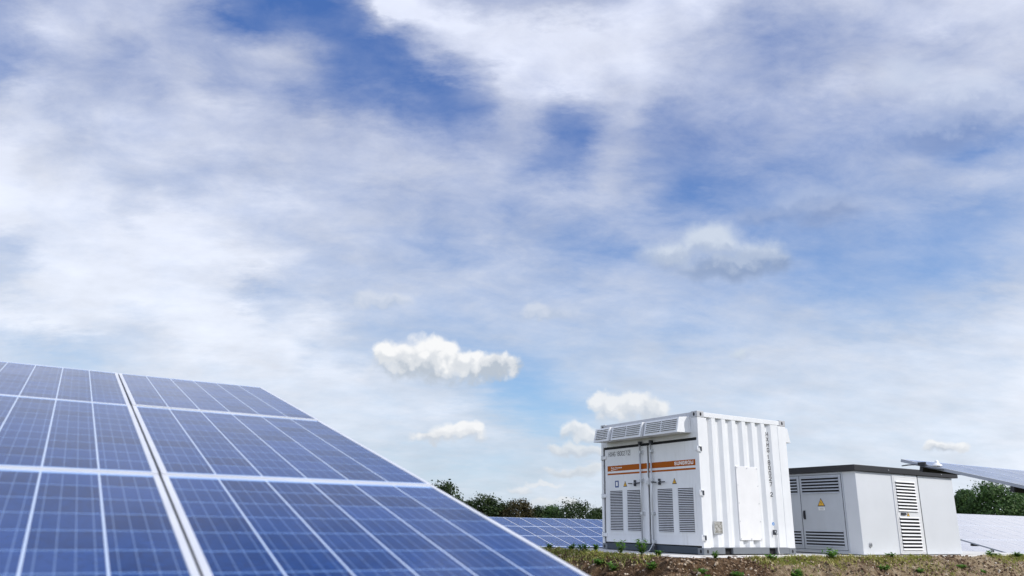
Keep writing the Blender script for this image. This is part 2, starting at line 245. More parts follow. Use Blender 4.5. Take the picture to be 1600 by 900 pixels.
def soil_mat():
    m, nt, b = new_mat('stony_brown_soil')
    tc = nd(nt, 'ShaderNodeTexCoord').outputs['Object']
    big = nd(nt, 'ShaderNodeTexNoise', ins={'Vector': tc, 'Scale': 0.55, 'Detail': 4, 'Roughness': 0.6}).outputs[0]
    mid = nd(nt, 'ShaderNodeTexNoise', ins={'Vector': tc, 'Scale': 7.0, 'Detail': 8, 'Roughness': 0.7}).outputs[0]
    fin = nd(nt, 'ShaderNodeTexNoise', ins={'Vector': tc, 'Scale': 45.0, 'Detail': 5, 'Roughness': 0.7}).outputs[0]
    vor = nd(nt, 'ShaderNodeTexVoronoi', ins={'Vector': tc, 'Scale': 22.0})
    dark = ramp(nt, mid, [(0.32, (0.045, 0.025, 0.012)), (0.5, (0.15, 0.088, 0.045)), (0.68, (0.32, 0.21, 0.12))])
    pale = ramp(nt, mid, [(0.32, (0.18, 0.125, 0.068)), (0.5, (0.46, 0.35, 0.22)), (0.68, (0.68, 0.55, 0.38))])
    px = nd(nt, 'ShaderNodeSeparateXYZ', ins={0: tc}).outputs[0]
    big = mth(nt, 'ADD', big, rng(nt, px, 2.0, 8.0, -0.05, 0.22))
    c = mixc(nt, rng(nt, big, 0.48, 0.64, smooth=True), dark, pale)
    c = mixc(nt, rng(nt, fin, 0.52, 0.7, 0, 0.55, True), c, (0.06, 0.036, 0.02))
    peb = mth(nt, 'MULTIPLY', rng(nt, vor.outputs['Distance'], 0.22, 0.12), rng(nt, nd(nt, 'ShaderNodeSeparateColor', ins={0: vor.outputs['Color']}).outputs[0], 0.72, 0.74))
    c = mixc(nt, peb, c, (0.55, 0.50, 0.42))
    nt.links.new(c, b.inputs['Base Color'])
    b.inputs['Roughness'].default_value = 0.95
    b.inputs['Specular IOR Level'].default_value = 0.2
    h = mth(nt, 'ADD', mth(nt, 'MULTIPLY', mid, 1.0), mth(nt, 'MULTIPLY', fin, 0.5))
    nt.links.new(nd(nt, 'ShaderNodeBump', ins={'Height': h, 'Strength': 1.0, 'Distance': 0.2}).outputs[0], b.inputs['Normal'])
    return m


M['soil'] = soil_mat()


def field_mat():
    m, nt, b = new_mat('rough_field')
    tc = nd(nt, 'ShaderNodeTexCoord').outputs['Object']
    big = nd(nt, 'ShaderNodeTexNoise', ins={'Vector': tc, 'Scale': 0.25, 'Detail': 8, 'Roughness': 0.7}).outputs[0]
    fin = nd(nt, 'ShaderNodeTexNoise', ins={'Vector': tc, 'Scale': 9.0, 'Detail': 6, 'Roughness': 0.7}).outputs[0]
    s = ramp(nt, fin, [(0.3, (0.07, 0.045, 0.025)), (0.6, (0.20, 0.14, 0.085)), (0.75, (0.30, 0.23, 0.15))])
    g = ramp(nt, fin, [(0.3, (0.03, 0.05, 0.015)), (0.6, (0.07, 0.11, 0.03)), (0.75, (0.13, 0.15, 0.05))])
    nt.links.new(mixc(nt, rng(nt, big, 0.42, 0.58, smooth=True), s, g), b.inputs['Base Color'])
    b.inputs['Roughness'].default_value = 1.0
    nt.links.new(nd(nt, 'ShaderNodeBump', ins={'Height': fin, 'Strength': 0.8, 'Distance': 0.08}).outputs[0], b.inputs['Normal'])
    return m


M['field'] = field_mat()


def leaf_mat(name, c0, c1, c2):
    m, nt, b = new_mat(name)
    g = nd(nt, 'ShaderNodeNewGeometry').outputs['Random Per Island']
    tc = nd(nt, 'ShaderNodeTexCoord').outputs['Object']
    n = nd(nt, 'ShaderNodeTexNoise', ins={'Vector': tc, 'Scale': 0.9, 'Detail': 3}).outputs[0]
    f = mth(nt, 'ADD', mth(nt, 'MULTIPLY', g, 0.55), mth(nt, 'MULTIPLY', n, 0.55))
    nt.links.new(ramp(nt, f, [(0.2, c0), (0.5, c1), (0.85, c2)]), b.inputs['Base Color'])
    b.inputs['Roughness'].default_value = 0.6
    b.inputs['Specular IOR Level'].default_value = 0.3
    tr = nd(nt, 'ShaderNodeBsdfTranslucent', ins={'Color': (*[min(1, x * 1.3) for x in c1], 1)})
    mx = nd(nt, 'ShaderNodeMixShader', ins={0: 0.3, 1: b.outputs[0], 2: tr.outputs[0]})
    nt.links.new(mx.outputs[0], nt.nodes['Material Output'].inputs[0])
    return m


M['leafdark'] = leaf_mat('dark_green_leaves', (0.008, 0.019, 0.005), (0.019, 0.040, 0.010), (0.045, 0.075, 0.018))
M['leafgreen'] = leaf_mat('green_leaves', (0.018, 0.040, 0.012), (0.045, 0.095, 0.026), (0.10, 0.17, 0.045))
M['leafbrown'] = leaf_mat('browning_leaves', (0.016, 0.016, 0.005), (0.036, 0.032, 0.010), (0.075, 0.058, 0.018))
M['weed'] = leaf_mat('weed_leaves', (0.025, 0.075, 0.010), (0.085, 0.20, 0.03), (0.24, 0.36, 0.08))
M['grass'] = leaf_mat('dry_and_green_grass', (0.08, 0.15, 0.02), (0.28, 0.30, 0.07), (0.60, 0.50, 0.22))


def bark_mat():
    m, nt, b = new_mat('bark')
    tc = nd(nt, 'ShaderNodeTexCoord').outputs['Object']
    n = nd(nt, 'ShaderNodeTexNoise', ins={'Vector': tc, 'Scale': 6.0, 'Detail': 6}).outputs[0]
    nt.links.new(ramp(nt, n, [(0.3, (0.03, 0.022, 0.015)), (0.7, (0.11, 0.085, 0.06))]), b.inputs['Base Color'])
    b.inputs['Roughness'].default_value = 0.95
    return m


M['bark'] = bark_mat()


def stone_mat():
    m, nt, b = new_mat('pale_stones')
    g = nd(nt, 'ShaderNodeNewGeometry').outputs['Random Per Island']
    nt.links.new(ramp(nt, g, [(0.0, (0.06, 0.033, 0.017)), (0.5, (0.16, 0.098, 0.055)), (0.75, (0.32, 0.23, 0.145)), (0.95, (0.50, 0.41, 0.30)), (1, (0.70, 0.64, 0.56))]), b.inputs['Base Color'])
    b.inputs['Roughness'].default_value = 0.85
    return m


M['stone'] = stone_mat()

CELL_MX, CELL_PX, CELL_MY, CELL_PY = 0.0204, 0.1615, 0.0370, 0.1591


def cell_mat(name='solar_cells_under_glass', film=(0.0008, 0.005)):
    """polycrystalline cells under glass: pale gaps, four busbars per cell, crystal mottling"""
    m, nt, b = new_mat(name)
    uv = nd(nt, 'ShaderNodeUVMap', uv_map='metres').outputs[0]
    sp = nd(nt, 'ShaderNodeSeparateXYZ', ins={0: uv})
    x = mth(nt, 'DIVIDE', mth(nt, 'SUBTRACT', sp.outputs[0], CELL_MX), CELL_PX)
    y = mth(nt, 'DIVIDE', mth(nt, 'SUBTRACT', sp.outputs[1], CELL_MY), CELL_PY)
    fx, fy = mth(nt, 'FRACT', x), mth(nt, 'FRACT', y)
    inx = mth(nt, 'MULTIPLY', mth(nt, 'LESS_THAN', fx, 0.966), mth(nt, 'MULTIPLY', mth(nt, 'GREATER_THAN', x, 0.0), mth(nt, 'LESS_THAN', x, 6.0)))
    iny = mth(nt, 'MULTIPLY', mth(nt, 'LESS_THAN', fy, 0.978), mth(nt, 'MULTIPLY', mth(nt, 'GREATER_THAN', y, 0.0), mth(nt, 'LESS_THAN', y, 10.0)))
    cell = mth(nt, 'MULTIPLY', inx, iny)
    bus = mth(nt, 'LESS_THAN', mth(nt, 'ABSOLUTE', mth(nt, 'SUBTRACT', mth(nt, 'FRACT', mth(nt, 'MULTIPLY', mth(nt, 'DIVIDE', fx, 0.966), 4.0)), 0.5)), 0.032)
    ident = nd(nt, 'ShaderNodeCombineXYZ', ins={0: mth(nt, 'FLOOR', x), 1: mth(nt, 'FLOOR', y), 2: mth(nt, 'MULTIPLY', nd(nt, 'ShaderNodeObjectInfo').outputs['Random'], 91.0)}).outputs[0]
    wn = nd(nt, 'ShaderNodeTexWhiteNoise', ins={0: ident}).outputs[0]
    vr = nd(nt, 'ShaderNodeTexVoronoi', ins={'Vector': uv, 'Scale': 75.0})
    vg = nd(nt, 'ShaderNodeSeparateColor', ins={0: vr.outputs['Color']}).outputs[0]
    f = mth(nt, 'ADD', mth(nt, 'MULTIPLY', wn, 0.6), mth(nt, 'MULTIPLY', vg, 0.4))
    cc = ramp(nt, f, [(0.1, (0.0, 0.014, 0.078)), (0.5, (0.001, 0.029, 0.135)), (0.9, (0.006, 0.042, 0.18))])
    c = mixc(nt, mth(nt, 'MULTIPLY', bus, 0.30), cc, (0.30, 0.44, 0.70))
    c = mixc(nt, cell, mixc(nt, inx, (0.46, 0.55, 0.70), (0.20, 0.35, 0.66)), c)
    # a thin uneven film of dust lifts the colour; set heavy, it paints glare
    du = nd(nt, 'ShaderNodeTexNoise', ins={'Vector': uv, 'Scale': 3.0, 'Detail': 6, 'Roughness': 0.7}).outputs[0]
    # the flatter one looks along the glass, the more of the film one sees
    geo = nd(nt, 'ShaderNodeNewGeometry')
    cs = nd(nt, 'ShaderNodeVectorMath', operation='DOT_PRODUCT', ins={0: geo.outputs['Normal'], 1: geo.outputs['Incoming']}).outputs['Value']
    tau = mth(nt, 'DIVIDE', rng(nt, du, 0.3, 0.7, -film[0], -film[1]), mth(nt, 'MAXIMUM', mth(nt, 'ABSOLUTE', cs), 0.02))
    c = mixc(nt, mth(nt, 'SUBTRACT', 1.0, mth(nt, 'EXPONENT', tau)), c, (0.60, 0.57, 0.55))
    nt.links.new(c, b.inputs['Base Color'])
    nt.links.new(rng(nt, du, 0.3, 0.7, 0.10, 0.2), b.inputs['Roughness'])
    b.inputs['IOR'].default_value = 1.30
    return m


M['cells'] = cell_mat()
M['glarecells'] = cell_mat('glare_toned_solar_cells', (0.16, 0.30))  # heavy pale film paints the sky glare into the cell colour


# ------------------------------------------------------------------ mesh building
class MB:
    """collects shapes into ONE mesh, one material slot per key"""

    def __init__(self):
        self.bm = bmesh.new()
        self.keys = []

    def mi(self, key):
        if key not in self.keys:
            self.keys.append(key)
        return self.keys.index(key)

    def face(self, pts, key):
        vs = [self.bm.verts.new(p) for p in pts]
        f = self.bm.faces.new(vs)
        f.material_index = self.mi(key)
        return f

    def hexa(self, p, key):
        """p: 8 points, bottom ring then top ring"""
        v = [self.bm.verts.new(q) for q in p]
        for idx in ((3, 2, 1, 0), (4, 5, 6, 7), (0, 1, 5, 4), (1, 2, 6, 5), (2, 3, 7, 6), (3, 0, 4, 7)):
            f = self.bm.faces.new([v[i] for i in idx])
            f.material_index = self.mi(key)

    def box(self, x0, x1, y0, y1, z0, z1, key):
        x0, x1 = min(x0, x1), max(x0, x1)
        y0, y1 = min(y0, y1), max(y0, y1)
        z0, z1 = min(z0, z1), max(z0, z1)
        self.hexa([(x0, y0, z0), (x1, y0, z0), (x1, y1, z0), (x0, y1, z0), (x0, y0, z1), (x1, y0, z1), (x1, y1, z1), (x0, y1, z1)], key)

    def extrude(self, poly, d, key):
        """poly: planar ring of 3-d points, d: extrusion vector"""
        d = Vector(d)
        n = len(poly)
        a = [self.bm.verts.new(p) for p in poly]
        b = [self.bm.verts.new(Vector(p) + d) for p in poly]
        fs = [self.bm.faces.new(a[::-1]), self.bm.faces.new(b)]
        for i in range(n):
            fs.append(self.bm.faces.new([a[i], a[(i + 1) % n], b[(i + 1) % n], b[i]]))
        for f in fs:
            f.material_index = self.mi(key)

    def tube(self, pts, r, key, n=10):
        """a tube along points; r a number or one per point"""
        pts = [Vector(p) for p in pts]
        rs = r if isinstance(r, (list, tuple)) else [r] * len(pts)
        rings = []
        for i, p in enumerate(pts):
            t = (pts[min(i + 1, len(pts) - 1)] - pts[max(i - 1, 0)]).normalized()
            s = t.cross(Vector((0.31, 0.17, 0.93)) if abs(t.z) < 0.95 else Vector((1, 0.1, 0))).normalized()
            q = t.cross(s)
            rings.append([self.bm.verts.new(p + (s * math.cos(2 * PI * k / n) + q * math.sin(2 * PI * k / n)) * rs[i]) for k in range(n)])
        for i in range(len(rings) - 1):
            for k in range(n):
                f = self.bm.faces.new([rings[i][k], rings[i][(k + 1) % n], rings[i + 1][(k + 1) % n], rings[i + 1][k]])
                f.material_index = self.mi(key)
                f.smooth = True
        for ring in (rings[0][::-1], rings[-1]):
            f = self.bm.faces.new(ring)
            f.material_index = self.mi(key)

    def build(self, name, parent=None, bevel=0.0, fix=True):
        me = bpy.data.meshes.new(name)
        if fix:
            bmesh.ops.recalc_face_normals(self.bm, faces=self.bm.faces)
        self.bm.to_mesh(me)
        self.bm.free()
        for k in self.keys:
            me.materials.append(M[k])
        o = bpy.data.objects.new(name, me)
        C.objects.link(o)
        if parent:
            o.parent = parent
        if bevel:
            md = o.modifiers.new('edge', 'BEVEL')
            md.width = bevel
            md.segments = 2
            md.limit_method = 'ANGLE'
        return o


def tag(o, label, cat, group=None, kind=None):
    if label:
        o['label'] = label
    if cat:
        o['category'] = cat
    if group:
        o['group'] = group
    if kind:
        o['kind'] = kind
    return o


def thing(name, loc, label, cat, group=None, rz=PH):
    o = bpy.data.objects.new(name, None)
    o.empty_display_size = 0.2
    C.objects.link(o)
    o.location = loc
    o.rotation_euler = (0, 0, rz)
    return tag(o, label, cat, group)


def lettering(name, text, place, height, width, key, parent, depth=0.003, weight=0.0, shear=0.0):
    """real raised letters: place(tx, ty, h) maps the text plane to the thing's own axes"""
    cu = bpy.data.curves.new(name, 'FONT')
    cu.body = text
    cu.size = 1.0
    cu.offset = weight
    cu.shear = shear
    cu.resolution_u = 3
    ob = bpy.data.objects.new(name, cu)
    C.objects.link(ob)
    dg = bpy.context.evaluated_depsgraph_get()
    dg.update()
    me0 = bpy.data.meshes.new_from_object(ob.evaluated_get(dg))
    bpy.data.objects.remove(ob)
    xs = [v.co.x for v in me0.vertices]
    ys = [v.co.y for v in me0.vertices]
    x0, x1, y0, y1 = min(xs), max(xs), min(ys), max(ys)
    for v in me0.vertices:
        v.co = place((v.co.x - x0) / (x1 - x0) * width, (v.co.y - y0) / (y1 - y0) * height, depth)
    me0.materials.clear()
    me0.materials.append(M[key])
    o = bpy.data.objects.new(name, me0)
    C.objects.link(o)
    o.parent = parent
    return o


GLYPHS = {
    'H': ([(0, 0), (0, 1)], [(1, 0), (1, 1)], [(0, .5), (1, .5)]),
    'X': ([(0, 0), (1, 1)], [(0, 1), (1, 0)]),
    'G': ([(1, .82), (.8, 1), (.2, 1), (0, .82), (0, .18), (.2, 0), (.8, 0), (1, .18), (1, .48), (.55, .48)],),
    '1': ([(.15, .78), (.6, 1), (.6, 0)],),
    '8': ([(.2, .53), (.05, .68), (.05, .85), (.22, 1), (.78, 1), (.95, .85), (.95, .68), (.8, .53), (.2, .53), (0, .38), (0, .17), (.2, 0), (.8, 0), (1, .17), (1, .38), (.8, .53)],),
    '0': ([(.2, 0), (0, .18), (0, .82), (.2, 1), (.8, 1), (1, .82), (1, .18), (.8, 0), (.2, 0)],),
    '2': ([(0, .8), (.2, 1), (.8, 1), (1, .82), (1, .62), (0, .12), (0, 0), (1, 0)],),
    '7': ([(0, 1), (1, 1), (.4, 0)],),
    'S': ([(1, .84), (.84, 1), (.16, 1), (0, .84), (0, .66), (.16, .52), (.84, .48), (1, .34), (1, .16), (.84, 0), (.16, 0), (0, .16)],),
    'U': ([(0, 1), (0, .18), (.18, 0), (.82, 0), (1, .18), (1, 1)],),
    'N': ([(0, 0), (0, 1), (1, 0), (1, 1)],),
    'R': ([(0, 0), (0, 1), (.8, 1), (1, .85), (1, .62), (.8, .47), (0, .47)], [(.5, .47), (1, 0)]),
    'O': ([(.18, 0), (0, .18), (0, .82), (.18, 1), (.82, 1), (1, .82), (1, .18), (.82, 0), (.18, 0)],),
    'W': ([(0, 1), (0, .16), (.14, 0), (.36, 0), (.5, .16), (.5, .7)], [(.5, .16), (.64, 0), (.86, 0), (1, .16), (1, 1)]),
}


def block_letters(name, text, place, height, cw, gap, stroke, key, parent, base=0.0005):
    """sheet-cut block capitals made of straight strokes; cw: letter width, gap: between letters"""
    m = MB()
    x = 0.0
    n = 0
    for ch in text:
        if ch == ' ':
            x += cw * 0.6
            continue
        w = cw * (0.62 if ch == '1' else 1.25 if ch == 'W' else 1.0)
        for line in GLYPHS[ch]:
            for (ax, ay), (bx, by) in zip(line[:-1], line[1:]):
                hs = stroke / 2
                p = Vector((x + hs + ax * (w - stroke), hs + ay * (height - stroke), 0))
                q = Vector((x + hs + bx * (w - stroke), hs + by * (height - stroke), 0))
                d = (q - p).normalized() * hs * 0.8
                s = Vector((-d.y, d.x, 0)).normalized() * hs
                h = base + 0.0010 + 0.00012 * (n % 9)
                n += 1
                ring = [p - d - s, q + d - s, q + d + s, p - d + s]
                lo = [place(v.x, v.y, base) for v in ring]
                hi = [place(v.x, v.y, h) for v in ring]
                m.hexa(lo + hi, key)
        x += w + gap
    return m.build(name, parent)


# ------------------------------------------------------------------ sky and light
SUN_TH, SUN_EL = R(40), R(41)
sun_h = Vector((SI * math.cos(SUN_TH) + CO * math.sin(SUN_TH), -CO * math.cos(SUN_TH) + SI * math.sin(SUN_TH), 0))
sun_d = Vector((sun_h.x * math.cos(SUN_EL), sun_h.y * math.cos(SUN_EL), math.sin(SUN_EL)))
sl = bpy.data.lights.new('sun', 'SUN')
sl.energy = 3.7
sl.angle = R(0.6)
sl.color = (1.0, 0.955, 0.89)
so = bpy.data.objects.new('sun', sl)
C.objects.link(so)
so.rotation_euler = sun_d.to_track_quat('Z', 'Y').to_euler()
so.location = (10, -10, 30)

world = bpy.data.worlds.new('World')
scene.world = world
world.use_nodes = True


def build_sky():
    nt = world.node_tree
    nt.nodes.clear()
    out = nd(nt, 'ShaderNodeOutputWorld')
    bg = nd(nt, 'ShaderNodeBackground', ins={'Strength': 0.15})
    nt.links.new(bg.outputs[0], out.inputs[0])
    sky = nd(nt, 'ShaderNodeTexSky', sky_type='NISHITA', sun_disc=False, sun_elevation=SUN_EL,
             sun_rotation=math.atan2(sun_h.x, sun_h.y), altitude=50.0, air_density=1.0, dust_density=0.6, ozone_density=2.0)
    dirv = nd(nt, 'ShaderNodeTexCoord').outputs['Generated']
    vm = lambda op, a, b=None: nd(nt, 'ShaderNodeVectorMath', operation=op, ins={0: a, **({1: b} if b is not None else {})})
    sp = nd(nt, 'ShaderNodeSeparateXYZ', ins={0: dirv})
    zc = mth(nt, 'ADD', mth(nt, 'MAXIMUM', sp.outputs[2], 0.0), 0.30)
    # the cloud deck: a level sheet seen in perspective
    deck = nd(nt, 'ShaderNodeCombineXYZ', ins={0: mth(nt, 'DIVIDE', sp.outputs[0], zc), 1: mth(nt, 'DIVIDE', sp.outputs[1], zc), 2: 0.0}).outputs[0]
    rot = nd(nt, 'ShaderNodeMapping', ins={'Vector': deck, 'Rotation': (0, 0, R(-25)), 'Scale': (1.0, 1.35, 1.0)}).outputs[0]
    # bend the layout with noise
    w1 = nd(nt, 'ShaderNodeTexNoise', ins={'Vector': rot, 'Scale': 6.0, 'Detail': 6, 'Roughness': 0.66}).outputs['Color']
    warp = vm('SCALE', vm('SUBTRACT', w1, (0.5, 0.5, 0.5)).outputs[0])
    warp.inputs['Scale'].default_value = 0.055
    fine = nd(nt, 'ShaderNodeTexNoise', ins={'Vector': nd(nt, 'ShaderNodeMapping', ins={'Vector': deck, 'Rotation': (0, 0, R(20)), 'Scale': (0.6, 1.5, 1.0)}).outputs[0], 'Scale': 17.0, 'Detail': 5, 'Roughness': 0.62}).outputs['Color']
    fwarp = vm('SCALE', vm('SUBTRACT', fine, (0.5, 0.5, 0.5)).outputs[0])
    fwarp.inputs['Scale'].default_value = 0.045
    wd = vm('NORMALIZE', vm('ADD', vm('ADD', dirv, warp.outputs[0]).outputs[0], fwarp.outputs[0]).outputs[0]).outputs[0]
    ws = nd(nt, 'ShaderNodeSeparateXYZ', ins={0: wd})
    az = mth(nt, 'MULTIPLY', mth(nt, 'ARCTAN2', ws.outputs[0], ws.outputs[1]), 180 / PI)
    el = mth(nt, 'MULTIPLY', mth(nt, 'ARCSINE', ws.outputs[2]), 180 / PI)
    half = len(SKY_AZS) // 2
    azl = rng(nt, az, SKY_AZS[0], SKY_AZS[half])
    azr = rng(nt, az, SKY_AZS[half], SKY_AZS[-1])
    right = mth(nt, 'GREATER_THAN', az, SKY_AZS[half])
    total = None
    step = SKY_ELS[1] - SKY_ELS[0]
    for i, e in enumerate(SKY_ELS):
        vals = SKY_TAB[i]
        rl = ramp(nt, azl, [(k / half, (v, v, v)) for k, v in enumerate(vals[:half + 1])], 'CARDINAL')
        rr_ = ramp(nt, azr, [(k / half, (v, v, v)) for k, v in enumerate(vals[half:])], 'CARDINAL')
        row = mixc(nt, right, rl, rr_)
        dif = mth(nt, 'SUBTRACT', el, e)
        if i == 0:
            dif = mth(nt, 'MAXIMUM', dif, 0.0)
        if i == len(SKY_ELS) - 1:
            dif = mth(nt, 'MINIMUM', dif, 0.0)
        wgt = mth(nt, 'SUBTRACT', 1.0, mth(nt, 'DIVIDE', mth(nt, 'ABSOLUTE', dif), step), clamp=True)
        t = mth(nt, 'MULTIPLY', row, wgt)
        total = t if total is None else mth(nt, 'ADD', total, t)
    fb = nd(nt, 'ShaderNodeTexNoise', ins={'Vector': rot, 'Scale': 7.0, 'Detail': 8, 'Roughness': 0.66, 'Distortion': 0.25}).outputs[0]
    fs = nd(nt, 'ShaderNodeTexNoise', ins={'Vector': rot, 'Scale': 2.1, 'Detail': 4, 'Roughness': 0.5}).outputs[0]
    amp = mth(nt, 'ADD', 0.10, mth(nt, 'MULTIPLY', mth(nt, 'MULTIPLY', total, mth(nt, 'SUBTRACT', 1.12, total)), 2.5))
    amp = mth(nt, 'MULTIPLY', amp, rng(nt, sp.outputs[2], 0.02, 0.35, 0.5, 1.0))
    cov = mth(nt, 'ADD', total, mth(nt, 'MULTIPLY', mth(nt, 'SUBTRACT', fb, 0.5), amp))
    cov = mth(nt, 'ADD', cov, mth(nt, 'MULTIPLY', mth(nt, 'SUBTRACT', fs, 0.5), mth(nt, 'MULTIPLY', amp, 0.5)))
    cov = rng(nt, cov, 0.05, 0.97, 0.0, 1.0)
    # added fill: unseen sky behind the camera is brightened for the shaded doors
    toward = nd(nt, 'ShaderNodeVectorMath', operation='DOT_PRODUCT', ins={0: dirv, 1: (-0.45, -0.74, 0.50)}).outputs['Value']
    glow = rng(nt, toward, 0.12, 0.85, 1.0, SKY_FILL, True)
    blue = mixc(nt, 1.0, sky.outputs[0], BLUE_TINT, 'MULTIPLY')
    clear = ramp(nt, rng(nt, sp.outputs[2], 0.0, 0.62), [(p, tuple(c / 0.15 * 0.5 for c in col)) for p, col in CLEAR])
    clear2 = vm('SCALE', clear)
    clear2.inputs['Scale'].default_value = 2.0
    blue = mixc(nt, 0.75, blue, clear2.outputs[0])
    veil = nd(nt, 'ShaderNodeMix', data_type='RGBA')
    veil.inputs[6].default_value = (*CLOUD_HI, 1)
    veil.inputs[7].default_value = (*CLOUD_LO, 1)
    nt.links.new(rng(nt, sp.outputs[2], 0.55, 0.02, smooth=True), veil.inputs[0])
    vcol = vm('SCALE', veil.outputs[2])
    sn = nd(nt, 'ShaderNodeTexNoise', ins={'Vector': rot, 'Scale': 5.0, 'Detail': 6, 'Roughness': 0.6}).outputs[0]
    nt.links.new(mth(nt, 'MULTIPLY', mth(nt, 'MULTIPLY', glow, rng(nt, total, 0.65, 1.02, 0.93, 1.14)), rng(nt, sn, 0.3, 0.7, 0.91, 1.09)), vcol.inputs['Scale'])
    col = mixc(nt, cov, blue, vcol.outputs[0])
    # separate cumulus puffs
    w2 = nd(nt, 'ShaderNodeTexNoise', ins={'Vector': dirv, 'Scale': 20.0, 'Detail': 6, 'Roughness': 0.55}).outputs['Color']
    pw = vm('SCALE', vm('SUBTRACT', w2, (0.5, 0.5, 0.5)).outputs[0])
    pw.inputs['Scale'].default_value = 0.046
    pdir = vm('ADD', dirv, pw.outputs[0]).outputs[0]
    pn = nd(nt, 'ShaderNodeTexNoise', ins={'Vector': dirv, 'Scale': 60.0, 'Detail': 6, 'Roughness': 0.6}).outputs[0]
    bil = nd(nt, 'ShaderNodeTexVoronoi', feature='SMOOTH_F1', normalize=True, ins={'Vector': pdir, 'Scale': 42.0, 'Detail': 1.0, 'Roughness': 0.5, 'Smoothness': 0.35}).outputs['Distance']
    lobe = mth(nt, 'MULTIPLY', mth(nt, 'SUBTRACT', 0.27, bil), 1.8)
    pz = nd(nt, 'ShaderNodeSeparateXYZ', ins={0: pdir}).outputs[2]
    for key, (span, ells) in CUMULUS.items():
        top, base, soft, op = CUMLOOK[key]
        fade = key not in ('grey', 'upright', 'mid')
        dens = None
        for (x, y, z, rx, rz) in ells:
            d = Vector((x, y, z))
            e1 = Vector((y, -x, 0)).normalized()
            e2 = e1.cross(d).normalized()
            mat = Matrix((e1, e2, e1.cross(e2))).transposed()
            mp = nd(nt, 'ShaderNodeMapping', vector_type='TEXTURE', ins={'Vector': pdir, 'Location': (x, y, z), 'Rotation': tuple(mat.to_euler()), 'Scale': (rx, rz, 0.2)})
            q = mth(nt, 'SUBTRACT', 1.0, vm('LENGTH', mp.outputs[0]).outputs['Value'])
            dens = q if dens is None else mth(nt, 'SMOOTH_MAX', dens, q, 0.12)
        alpha = mth(nt, 'MULTIPLY', rng(nt, mth(nt, 'ADD', mth(nt, 'ADD', dens, mth(nt, 'MULTIPLY', lobe, 0.42 if fade else 0.2)), mth(nt, 'MULTIPLY', mth(nt, 'SUBTRACT', pn, 0.5), 0.22)), -soft * 0.4, soft, 0, 1, True), op)
        h0 = rng(nt, pz, span[0], span[1])
        alpha = mth(nt, 'MULTIPLY', alpha, rng(nt, mth(nt, 'ADD', h0, mth(nt, 'MULTIPLY', mth(nt, 'SUBTRACT', pn, 0.5), 0.6)), 0.0 if fade else -0.5, 0.38 if fade else -0.1, 0, 1, True))
        h = mth(nt, 'ADD', h0, mth(nt, 'ADD', mth(nt, 'MULTIPLY', lobe, 0.9 if fade else 0.25), mth(nt, 'MULTIPLY', mth(nt, 'SUBTRACT', pn, 0.5), 0.35)))
        shade = ramp(nt, h, [(0.18, base), (0.42, tuple(0.5 * (p + q) for p, q in zip(top, base))), (0.70, top)], 'EASE')
        sc = vm('SCALE', shade)
        sc.inputs['Scale'].default_value = 1 / 0.15
        col = mixc(nt, alpha, col, sc.outputs[0])
    nt.links.new(col, bg.inputs['Color'])


SKY_FILL = 2.05
# deep clear blue between the clouds, from the horizon (0) up
CLEAR = [(0.0, (0.42, 0.58, 0.80)), (0.22, (0.34, 0.52, 0.82)), (0.45, (0.20, 0.34, 0.70)), (0.75, (0.075, 0.16, 0.50)), (1.0, (0.058, 0.135, 0.46))]
BLUE_TINT = (0.80, 1.12, 1.12)
CLOUD_HI = (4.75, 5.05, 6.0)
CLOUD_LO = (4.95, 5.3, 5.9)
CUMLOOK = {
    'grey': ((0.66, 0.73, 0.84), (0.27, 0.36, 0.55), 0.65, 0.85),
    'upright': ((0.62, 0.69, 0.85), (0.21, 0.30, 0.55), 0.8, 0.6),
    'mid': ((0.44, 0.53, 0.74), (0.22, 0.31, 0.54), 0.8, 0.65),
    'faint1': ((0.68, 0.73, 0.83), (0.50, 0.58, 0.72), 0.6, 0.7),
    'faint2': ((0.68, 0.73, 0.83), (0.50, 0.58, 0.72), 0.6, 0.7),
    'small': ((0.66, 0.73, 0.80), (0.50, 0.58, 0.72), 0.6, 0.6),
    'side': ((0.90, 0.91, 0.92), (0.58, 0.63, 0.70), 0.35, 0.85),
    'sidelow': ((0.90, 0.91, 0.92), (0.60, 0.65, 0.71), 0.35, 0.8),
    'sideshelf': ((0.78, 0.81, 0.84), (0.58, 0.63, 0.70), 0.45, 0.8),
    'sidebase': ((0.78, 0.81, 0.84), (0.60, 0.65, 0.71), 0.45, 0.8),
    'base': ((0.80, 0.83, 0.86), (0.66, 0.71, 0.77), 0.5, 0.8),
    'low': ((0.95, 0.955, 0.96), (0.62, 0.66, 0.72), 0.35, 0.9),
    'dot': ((0.80, 0.83, 0.87), (0.64, 0.69, 0.76), 0.5, 0.8),
    'tiny': ((0.93, 0.94, 0.95), (0.52, 0.57, 0.64), 0.4, 0.85),
    'big': ((0.96, 0.965, 0.97), (0.50, 0.56, 0.64), 0.30, 0.97),
}
build_sky()

# ------------------------------------------------------------------ ground, bank, pad


def bank_dist(u, w):
    dx, dy = max(BANK_U - u, 0.0), max(BANK_W - w, w - 14.7, 0.0)
    return math.hypot(dx, dy)


